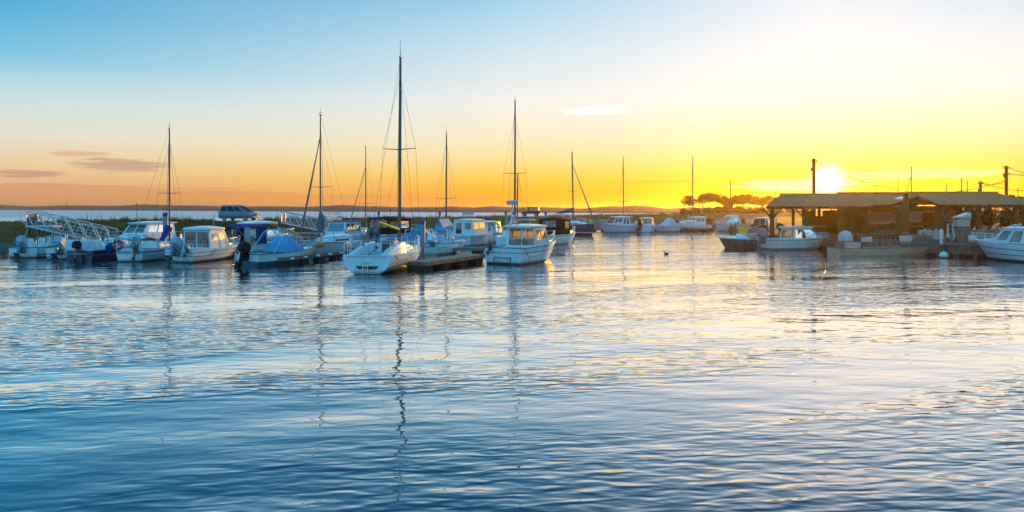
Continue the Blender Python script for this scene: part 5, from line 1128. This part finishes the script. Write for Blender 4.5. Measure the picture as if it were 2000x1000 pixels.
# AD right cabin boat
b = Boat('pilothouse_boat', 'bright white cabin boat at the right edge, bow left, with rounded side window', 2110, 518, 1902, 6.4, 2.5, 1.02, 1.30, away=True)
b.hull(WHITE, rake=1.0, pw=2.2, sag=.0, stripes=((.20, .23, GREYLINE), (.42, .45, GREYLINE)), boot=DARKBOOT)
cabin(b.root, WHITE, (-1.2, 1.5, 1.0, .9), (-1.15, .75, .9, .76), 1.15, 2.05, side=((.3, .08, .58, .86), (.66, .2, .92, .86)), front=((.05, .12, .47, .92), (.53, .12, .95, .92)), back=((.1, .1, .9, .9),), over=(.3, .14, .06), camber=.08); b.coachroof(.62, .94, .85, .3, .2, ports=0, z=1.22); b.pulpit(.66, .42, 5)
k = MB(); k.path([(.5, 0, 2.15), (.5, 0, 2.3), (.5, 0, 2.34)], [.16, .16, .06], 10); k.slab(rrect(.2, .8, .3, .3, .1), 2.13, 2.2); k.build('roof_dome', PALECANVAS, b.root)
k = MB()
for x in (-.4, 0.0, -.8): k.path([(x, .3, 2.16), (x, .3, 2.32), (x - .05, .3, 2.42)], [.03, .05, .02], 6)
k.tube((.2, .3, 2.2), (-1.1, .3, 2.22), .02); k.build('rod_holder', STEEL, b.root)
fender(b, .66, 'long white fender nearest the bow of the right edge cabin boat', 1, z=.75, h=.7); fender(b, .40, 'long white fender amidships on the right edge cabin boat', 1, z=.6, h=.7)

# ------------------------------------------------------------------ oyster shelters on the quay
GZ = .93
def tile_mat():
    m = TILE; k = NG(m.node_tree); b = k.n['Principled BSDF']
    tcn = k.n.new('ShaderNodeTexCoord'); w = k.n.new('ShaderNodeTexWave'); w.wave_type = 'BANDS'; w.bands_direction = 'X'; w.inputs['Scale'].default_value = 1.6; w.inputs['Distortion'].default_value = .3
    k.l.new(tcn.outputs['Object'], w.inputs['Vector']); bn = k.n.new('ShaderNodeBump'); bn.inputs['Distance'].default_value = .06; k.put(bn.inputs['Height'], w.outputs['Fac']); k.l.new(bn.outputs[0], b.inputs['Normal'])
tile_mat()
def roof_plane(mb, a, b, c, d, th=.07):
    n = (Vector(b) - Vector(a)).cross(Vector(d) - Vector(a)).normalized()
    if n.z < 0: n = -n
    q = [Vector(p) for p in (a, b, c, d)]; lo = [p - n * th for p in q]
    mb.add(q + lo, [[0, 1, 2, 3], [7, 6, 5, 4], [0, 4, 5, 1], [1, 5, 6, 2], [2, 6, 7, 3], [3, 7, 4, 0]])
def shelter(label, ex0, ex1, De, ye, rx0, rx1, Dr, yr, Db, posts, backs=(), panels=(), loc_px=None, hip0=True, hip1=True, braces=True):
    """open timber shelter with tiled roof: eave columns ex0..ex1 at depth De, ridge columns rx0..rx1 at depth Dr, back eave at Db"""
    ox, oy = X_of((ex0 + ex1) / 2, De), De
    t = thing('timber_shelter', label, 'shelter', (ox, oy, GZ), 0, 'oyster shelters on the quay')
    ze, zr = Z_of(ye, De) - GZ, Z_of(yr, Dr) - GZ
    xe0, xe1, xr0, xr1 = X_of(ex0, De) - ox, X_of(ex1, De) - ox, X_of(rx0, Dr) - ox, X_of(rx1, Dr) - ox
    F0, F1, B0, B1, R0, R1 = (xe0, 0, ze), (xe1, 0, ze), (X_of(ex0, Db) - ox, Db - De, ze), (X_of(ex1, Db) - ox, Db - De, ze), (xr0, Dr - De, zr), (xr1, Dr - De, zr)
    m = MB(); roof_plane(m, F0, F1, R1, R0); roof_plane(m, B1, B0, R0, R1)
    if hip0: roof_plane(m, B0, F0, R0, R0)
    if hip1: roof_plane(m, F1, B1, R1, R1)
    ro = m.build('roof', TILE, t, smooth=False)
    m = MB(); m.path([R0, ((xr0 + xr1) / 2, Dr - De, zr + .02), R1], .11, 8); n = int((xr1 - xr0) / .35)
    for i in range(n + 1): m.ell((xr0 + (xr1 - xr0) * i / max(1, n), Dr - De, zr + .05), .2, .13, .09, 8, 6)
    m.build('ridge_tiles', TILE, ro)
    m = MB(); m.bar((xe0 + .15, .25, ze - .17), (xe1 - .15, .25, ze - .17), .12, .2); m.build('front_beam', DARKWOOD, t)
    m = MB(); m.bar((B0[0] + .2, Db - De - .25, ze - .17), (B1[0] - .2, Db - De - .25, ze - .17), .12, .2); m.build('rear_beam', DARKWOOD, t)
    m = MB(); n = max(4, int((xe1 - xe0) / .45))
    for i in range(n + 1):
        x = xe0 + .1 + (xe1 - xe0 - .2) * i / n; m.box(x - .035, x + .035, -.02, .3, ze - .075 - .07, ze - .075)
    m.build('rafter_ends', DARKWOOD, t)
    for px, w in posts:
        x = X_of(px, De + .3) - ox; m = MB(); m.bar((x, .3, -.3), (x, .3, ze - .27), w); p = m.build('post', DARKWOOD, t)
        if braces:
            for sg in (1, -1): m = MB(); m.path([(x, .3, ze - 1.25), (x + sg * .3, .3, ze - .75), (x + sg * .75, .3, ze - .28)], .065, 6); m.build('brace', DARKWOOD, p)
    for px, w in backs:
        D = Db - .3; x = X_of(px, D) - ox; m = MB(); m.bar((x, D - De, -.3), (x, D - De, ze - .27), w); m.build('post', DARKWOOD, t)
    for px0, px1, D, y0, y1, mt in panels:
        x0, x1 = X_of(px0, D) - ox, X_of(px1, D) - ox; z0, z1 = max(0, Z_of(y1, D) - GZ), Z_of(y0, D) - GZ
        if mt == 'slats':  # slat wall added to block the sun's reflection; narrow gaps pass some glints
            m = MB(); n = int((x1 - x0) / .2); st_ = (x1 - x0) / n
            for i in range(n): m.box(x0 + st_ * i, x0 + st_ * i + st_ * rnd.uniform(.93, .985), D - De, D - De + .03, z0, z1 - rnd.uniform(0, .08))
            for z in (z0 + .3, z1 - .3): m.box(x0, x1, D - De + .035, D - De + .1, z - .05, z + .05)
            m.build('wall_slats', DARKWOOD, t, smooth=False); continue
        m = MB(); m.box(x0, x1, D - De, D - De + .06, z0, z1); n = int((x1 - x0) / .3)
        for i in range(n): x = x0 + (x1 - x0) * (i + .5) / n; m.box(x - .02, x + .02, D - De - .015, D - De - .002, z0 + .01, z1 - .01)
        m.build('wall_board', mt, t, smooth=False)
    return t
shelter('leftmost open timber shelter with low tiled roof, directly under the setting sun', 1496, 1655, 60, 402, 1525, 1662, 64.5, 380, 69, ((1508, .30), (1572, .34), (1640, .3)), ((1549, .2), (1600, .2), (1648, .2)),
        ((1574, 1592, 67, 411, 462, 'slats'), (1592, 1607, 67.02, 421, 462, 'slats'), (1607, 1660, 67.04, 410, 462, 'slats')), hip1=False)
shelter('middle tiled shelter with pale board walls set back behind dark posts', 1637, 1792, 61.5, 402, 1638, 1792, 66.5, 377.5, 72, ((1660, .26), (1693, .22), (1757, .42)), (),
        ((1638, 1836, 66.4, 402.5, 413.5, DARKWOOD), (1640, 1692, 66, 413, 458, DARKWOOD), (1750, 1762, 66.2, 413.6, 458, DARKWOOD), (1800, 1836, 66.2, 414, 433.4, DARKWOOD), (1693, 1750, 66.2, 413, 436, BAMBOO), (1693, 1750, 66.2, 436.5, 458, DARKWOOD), (1762, 1800, 66.2, 414, 433, BAMBOO), (1762, 1830, 66.2, 433.5, 460, DARKWOOD)), hip0=False, hip1=False)
shelter('right hand tiled shelter with hipped end and y-braced posts before dark hedges', 1832, 2030, 60.5, 399, 1783, 1947, 66, 376.5, 72, ((1837, .42), (1911, .30), (1983, .30)), ((1895, .22),),
        ((1838, 1880, 68.2, 401, 413, DARKWOOD), (1866, 1880, 68.1, 413, 433.4, DARKWOOD), (1840, 1866, 68, 413, 433, BAMBOO), (1840, 1880, 68, 433.5, 458, DARKWOOD)), hip0=False)
shelter('low tiled roof at the far right edge beyond the hipped shelter', 1975, 2100, 66, 392, 1985, 2095, 70, 388, 76, ((1995, .25), (2060, .25)), braces=False)
# gabled porch between the middle and right shelters
D = 58.5; ox = X_of(1790, D); t = thing('gabled_porch', 'small gabled timber porch with a skylight, facing the water between two shelters', 'porch', (ox, D, GZ), 0)
xa, xl, xr = 0.1, X_of(1738, D) - ox, X_of(1836, D) - ox; za, ze = Z_of(381.5, D) - GZ, Z_of(399, D) - GZ
m = MB(); roof_plane(m, (xl, 0, ze), (xa, 0, za), (xa, 7, za), (xl, 7, ze)); roof_plane(m, (xa, 0, za), (xr, 0, ze), (xr, 7, ze), (xa, 7, za)); ro = m.build('roof', TILE, t, smooth=False)
m = MB(); m.bar((xl + .1, .1, ze - .12), (xa, .1, za - .12), .1, .16); m.bar((xa, .1, za - .12), (xr - .1, .1, ze - .12), .1, .16); m.bar((xl + .3, .1, ze - .2), (xr - .3, .1, ze - .2), .1, .16); m.bar((xa, .1, ze - .2), (xa, .1, za - .2), .1); m.bar((xa - .6, .1, ze - .1), (xa, .1, za - .35), .08); m.bar((xa + .6, .1, ze - .1), (xa, .1, za - .35), .08); m.build('gable_truss', DARKWOOD, t)
for x in (xl + .75, xr - .25): m = MB(); m.bar((x, .12, -.3), (x, .12, ze - .28), .3); m.build('post', DARKWOOD, t)
u0, u1 = .1, .62; A = Vector((xa, 1.2, za)); Bv = Vector((xl, 1.2, ze)); m = MB(); n_ = Vector((-(za - ze), 0, xa - xl)).normalized(); m.bar(A + (Bv - A) * .12 + n_ * .03, A + (Bv - A) * .42 + n_ * .03, 1.1, .05); m.build('skylight', WHITE, ro)

# ------------------------------------------------------------------ poles, wires, masts behind
def utility(px, D, ytop, r, label, arms=1):
    t = thing('utility_pole', label, 'pole', (X_of(px, D), D, .9), 0, 'utility poles behind the shelters'); zt = Z_of(ytop, D) - .9; m = MB(); m.tube((0, 0, -.5), (0, 0, zt), r, r * .8, 10); m.build('shaft', DARKWOOD, t)
    for i in range(arms):
        m = MB(); z = zt - .25 - .7 * i; m.bar((-.35, 0, z), (.35, 0, z), .07); m.build('cross_arm', DARKWOOD, t)
        for x in (-.3, .3): k = MB(); k.path([(x, 0, z + .03), (x, 0, z + .12), (x, 0, z + .2)], [.03, .06, .03], 8); k.build('insulator', GREYMOTOR, t)
    k = MB(); k.path([(-.22, 0, zt - 1.3), (-.25, 0, zt - 1.1), (-.22, 0, zt - .9)], [.05, .09, .04], 8); k.build('junction_box', BLACK, t)
    return Vector((X_of(px, D), D, zt + .9))
p1 = utility(1589.5, 75, 310, .20, 'tall wooden utility pole standing beside the sun')
p2 = utility(1915, 86, 354, .19, 'shorter wooden utility pole above the tiled ridge'); p3 = utility(1965.5, 80, 324, .20, 'tall wooden utility pole near the right edge', 2)
def wire(a, b, sag, label, n=24):
    m = MB(); m.path([a + (b - a) * (i / n) - Vector((0, 0, sag * 4 * (i / n) * (1 - i / n))) for i in range(n + 1)], .035, 5); tag(m.build('overhead_wire', WIRE), label, 'cable', 'overhead wires')
wire(p1 + vec(.1, 0, -.25), p3 + vec(0, 0, -1.55), 2.3, 'long sagging overhead wire running right from the pole beside the sun')
wire(p2 + vec(0, 0, -.1), p3 + vec(0, 0, -1.7), .35, 'short wire between the two right hand utility poles')
wire(p3 + vec(.3, 0, -.2), Vector((X_of(2100, 84), 84, Z_of(346, 84))), .5, 'topmost wire leaving the right edge from the tall pole'); wire(p3 + vec(.3, 0, -.9), Vector((X_of(2100, 84), 84, Z_of(331, 84))), .4, 'wire rising out of the frame at the right edge'); wire(p2 + vec(.2, 0, -.3), Vector((X_of(2100, 90), 90, Z_of(366, 90))), .7, 'low slack wire passing behind the tall right pole')
for px, yt, r, l, stay in ((1516, 355, .07, 'left of the open shelter roof', 1), (1709, 361, .07, 'just right of the sun glow', 0), (1754, 349, .09, 'left of the taller one with a slanting stay', 0), (1780, 325, .11, 'with a slanting stay, tallest behind the shelters', 2), (1848, 357, .09, 'left of a close pair over the tiled ridge', 0), (1878, 348, .11, 'taller of the close pair over the tiled ridge', 1), (1889, 353, .10, 'shorter of the close pair over the tiled ridge', 0), (1988, 367, .07, 'at the far right over the hip', 0)):
    D = 105; t = thing('moored_mast', 'mast rising behind the roofs, ' + l, 'mast', (X_of(px, D), D, 1.0), 0, 'masts behind the shelters'); zt = Z_of(yt, D) - 1
    m = MB(); m.tube((0, 0, 0), (0, 0, zt), r, r * .7, 8); m.build('spar', SPAR, t); m = MB(); m.tube((-.4, 0, zt * .6), (.4, 0, zt * .6), .03); m.build('spreader', SPAR, t)
    if stay: m = MB(); m.tube((-.3 * stay * zt * .35, 0, zt * .05), (0, 0, zt * .86), .05 if stay == 2 else .03); m.build('stay', WIRE, t)

# ------------------------------------------------------------------ gear on the quay and in the water
def at(px, D, z=GZ): return (X_of(px, D), D, z)
t = thing('timber_pile', 'thick dark timber pile standing in front of the gabled porch', 'pile', (X_of(1769, 54.5), 54.5, -.5)); m = MB(); zt = Z_of(378, 54.5) + .5; m.path([(0, 0, -.5), (.02, 0, zt * .5), (0, 0, zt)], [.24, .22, .19], 12); m.build('shaft', DARKWOOD, t); m = MB(); m.torus((0, 0, 1.9), .24, .03, 'z'); m.torus((0, 0, 2.0), .24, .03, 'z'); m.build('rope_turn', GREYWOOD, t)
for px, D, yt, r, mt, l in ((1838, 49.6, 447, .085, CREAM, 'white painted post at the quay edge behind the barge bow'), (1948, 49.5, 440, .10, GREYWOOD, 'tall pale post at the right end of the rail fence'), (1944, 50.2, 447, .07, GREYWOOD, 'thinner pale post next to the tall one by the rail fence'),
                             (1498, 72, 430, .12, GREYWOOD, 'tall grey mooring post left of the white hardtop boat'), (1428, 78, 436, .07, DARKWOOD, 'dark thin post left of the close stakes'), (1436, 76, 433, .07, DARKWOOD, 'dark post second in the row of stakes'), (1442, 82, 432, .10, GREYWOOD, 'stout pale post in the row of stakes')):
    m = MB(); zt = Z_of(yt, D) + 1.0; m.path([(0, 0, 0), (.01, 0, zt * .6), (0, 0, zt - .05), (0, 0, zt)], [r, r, r * .95, r * .6], 10); o = m.build('post', mt); o.location = (X_of(px, D), D, -1.0); tag(o, l, 'post')
for i, px in enumerate((1449, 1452.5, 1456, 1459.5, 1463, 1466, 1469.5)):
    D = 90 + (i * 5) % 4; m = MB(); zt = Z_of(431 + (i * 3) % 5, D) + 1; m.path([(0, 0, 0), (.04 * (i % 3 - 1), 0, zt)], [.07, .05], 7); o = m.build('stake', GREYWOOD); o.location = (X_of(px, D), D, -1); tag(o, 'thin pale stake in the close row before the pines', 'stake', 'close row of stakes')
# stack on the quay
cx, D = 1877, 53.5
crate(at(cx, D, GZ), .05, 1.05, .7, .62, GREYWOOD, 'grey slatted crate at the bottom of the quay stack', 'stacked crates'); crate(at(cx + 1, D, GZ + .635), .0, .95, .65, .42, GREYWOOD, 'grey slatted crate in the middle of the quay stack', 'stacked crates'); crate(at(cx + 1, D, GZ + 1.07), -.04, .9, .6, .5, BAMBOO, 'pale crate on top of the quay stack under the white sheet', 'stacked crates')
t = thing('sheet_cover', 'white corrugated sheet tilted over the crate stack', 'sheet', at(cx + 1, D, GZ + 1.6), 0); m = MB(); rows = []
for i in range(25):
    x = -.48 + .96 * i / 24; rows.append([(x, -.45, .12 + (x + .48) * .38 + .02 * math.sin(i * 2.1)), (x, .45, .12 + (x + .48) * .38 + .02 * math.sin(i * 2.1))])
m.loft(rows, False, False, closed=False); m.build('sheet', WHITE, t, sharp=80); m = MB(); m.quad((-.44, -.4, 0), (.46, -.4, 0), (.46, -.4, .44), (-.44, -.4, .11)); m.build('front_flap', WHITE, t, smooth=False); m = MB(); [m.bar((x, y, -.04), (x, y, .1 + (x + .48) * .36), .04) for x in (-.42, .42) for y in (-.36, .36)]; m.build('support_post', GREYWOOD, t)
def rail_fence(px0, px1, D, h, n, label, m_=GREYWOOD, boards=False):
    x0, x1 = X_of(px0, D), X_of(px1, D); t = thing('rail_fence', label, 'fence', (x0, D, GZ), 0); L_ = x1 - x0
    for i in range(n + 1): m = MB(); x = L_ * i / n; m.bar((x, 0, -.3), (x, 0, h + .12 * (i % 2)), .1); m.build('post', m_, t)
    for z in ((h * .45, h * .9) if not boards else ()): m = MB(); m.bar((-.1, -.07, z), (L_ + .1, -.07, z - .03), .04, .11); m.build('rail', m_, t)
    if boards:
        for i in range(int(L_ / .95)):
            m = MB(); m.box(i * .95 + .03, i * .95 + .92, -.09, -.05, .04, h - .03 * (i % 3)); m.build('panel', m_, t)
rail_fence(1899, 1943, 51.5, .85, 3, 'weathered two-rail timber fence right of the crate stack')
rail_fence(1795, 1862, 55.5, .75, 6, 'low wall of grey boards under the gabled porch', BAMBOO, True)
rail_fence(1895, 1990, 57, .7, 6, 'low grey board wall behind the rail fence', GREYWOOD, True)
t = thing('handcart', 'upright metal handcart leaning left of the crate stack', 'handcart', at(1859, 52.6), 0); m = MB()
for sg in (1, -1): m.path([(sg * .2, 0, .1), (sg * .2, .15, .9), (sg * .17, .25, 1.25)], .025, 6)
for z in (.3, .6, .9): m.tube((-.2, .03 + z * .1, z), (.2, .03 + z * .1, z), .02)
m.tube((-.17, .25, 1.25), (.17, .25, 1.25), .025); m.build('frame', STEEL, t)
for sg in (1, -1): m = MB(); m.torus((sg * .27, .05, .14), .1, .04, 'x', 14, 6); m.build('wheel', RUBBER, t)
def barrel(px, D, h, r, label, mt): 
    t = thing('barrel', label, 'barrel', at(px, D), 0); m = MB(); m.path([(0, 0, 0), (0, 0, .05), (0, 0, h * .33), (0, 0, h * .36), (0, 0, h * .66), (0, 0, h * .69), (0, 0, h - .04), (0, 0, h)], [r * .95, r, r, r * 1.05, r * 1.05, r, r, r * .94], 16); m.build('drum', mt, t); m = MB(); m.torus((0, 0, h), r * .94, .02, 'z'); m.build('rim', BLACK, t)
barrel(1899, 50.5, .55, .24, 'squat pale barrel at the foot of the rail fence', CREAM); barrel(1722, 60.5, .9, .3, 'dark drum under the middle shelter', BLACK); barrel(1560, 63, .9, .3, 'dark drum under the leftmost shelter, left of the pole', BLACK); barrel(1812, 60, .9, .3, 'brown drum under the gabled porch', TEAK)
def table(px, D, w, label):
    t = thing('work_table', label, 'table', at(px, D), 0); m = MB(); m.slab(rrect(-w / 2, w / 2, .4, .4, .05), .82, .88); m.build('table_top', GREYWOOD, t)
    for sx in (1, -1):
        for sy in (1, -1): m = MB(); m.bar((sx * (w / 2 - .1), sy * .3, 0), (sx * (w / 2 - .1), sy * .3, .82), .08); m.build('leg', DARKWOOD, t)
table(1590, 63, 2.0, 'sorting table in the leftmost shelter'); table(1705, 63, 2.0, 'sorting table under the middle shelter'); table(1785, 61, 1.4, 'sorting table under the gabled porch')
def heap(px, D, w, h, label, mt, n=26):
    t = thing('net_heap', label, 'heap', at(px, D), 0); m = MB()
    m.slab([(math.cos(i * .52) * w * .95, math.sin(i * .52) * w * .5) for i in range(12)], -.02, h * .4, h * .25)
    for i in range(n):
        a, q = rnd.uniform(0, 6.28), rnd.random() ** .6 * w; z = h * (1 - q / w) * rnd.random(); p0 = vec(math.cos(a) * q, math.sin(a) * q * .5, z + .05); p1 = p0 + vec(rnd.uniform(-.5, .5), rnd.uniform(-.3, .3), rnd.uniform(-.1, .25)); m.path([p0, (p0 + p1) / 2 + vec(0, 0, .1), p1], [.05, .12, .04], 6)
    m.build('netting', mt, t)
heap(1484, 73, 1.0, .7, 'heap of pale gear on the bank left of the white hardtop boat', GREYWOOD); heap(1660, 57.5, .9, .8, 'heap of nets behind the work barge stern', DARKWOOD); heap(1735, 57, 1.6, 1.1, 'long heap of oyster bags behind the barge trestles', DARKWOOD, 50); heap(1800, 55.5, .9, .6, 'heap of bags on the quay right of the thick pile', GREYWOOD)
for px, D, y, w, s_ in ((1470, 84, 437, 22, 'behind the pale cabin boat'), (1488, 78, 440, 26, 'left of the grey mooring post'), (1528, 72, 436, 34, 'behind the white hardtop boat roof')):
    shrub(px, D, y, w, 'low green bush on the bank ' + s_, zb=.85, size=.12)
o = thing('mooring_buoy', 'round white mooring buoy floating at the barge bow', 'buoy', at(1843, 47.6, 0)); m = MB(); m.ell((0, 0, .18), .29, .29, .29, 18, 12); m.build('float', CREAM, o); m = MB(); m.tube((0, 0, .44), (0, 0, .52), .04); m.torus((0, 0, .56), .06, .015, 'x', 12, 6); m.build('ring', STEEL, o)
D = D_of(497); o = thing('duck', 'small dark duck swimming on the golden water', 'duck', (X_of(1301, D), D, 0), R(200)); m = MB()
m.path([(-.24, 0, .1), (-.17, 0, .07), (-.02, 0, .05), (.1, 0, .06), (.15, 0, .12), (.155, 0, .19), (.18, 0, .24), (.215, 0, .245), (.235, 0, .235), (.29, 0, .225)], [.015, .055, .095, .075, .045, .03, .042, .035, .018, .008], 10); m.build('body', FEATHER, o)

# ------------------------------------------------------------------ evening haze
def haze():
    m = bpy.data.materials.new('evening_haze'); m.use_nodes = True; k = NG(m.node_tree); k.n.clear()
    o = k.n.new('ShaderNodeOutputMaterial'); v = k.n.new('ShaderNodeVolumePrincipled'); v.inputs['Color'].default_value = (1.0, .72, .40, 1); v.inputs['Density'].default_value = HAZE_D; v.inputs['Anisotropy'].default_value = HAZE_G
    k.l.new(v.outputs[0], o.inputs['Volume'])
    b = MB(); b.box(-3950, 3950, -18, 4200, -1.0, 24); ob = b.build('haze', m, smooth=False); tag(ob, None, None, kind='stuff')
HAZE_D, HAZE_G = 0.00018, 0.82
haze()
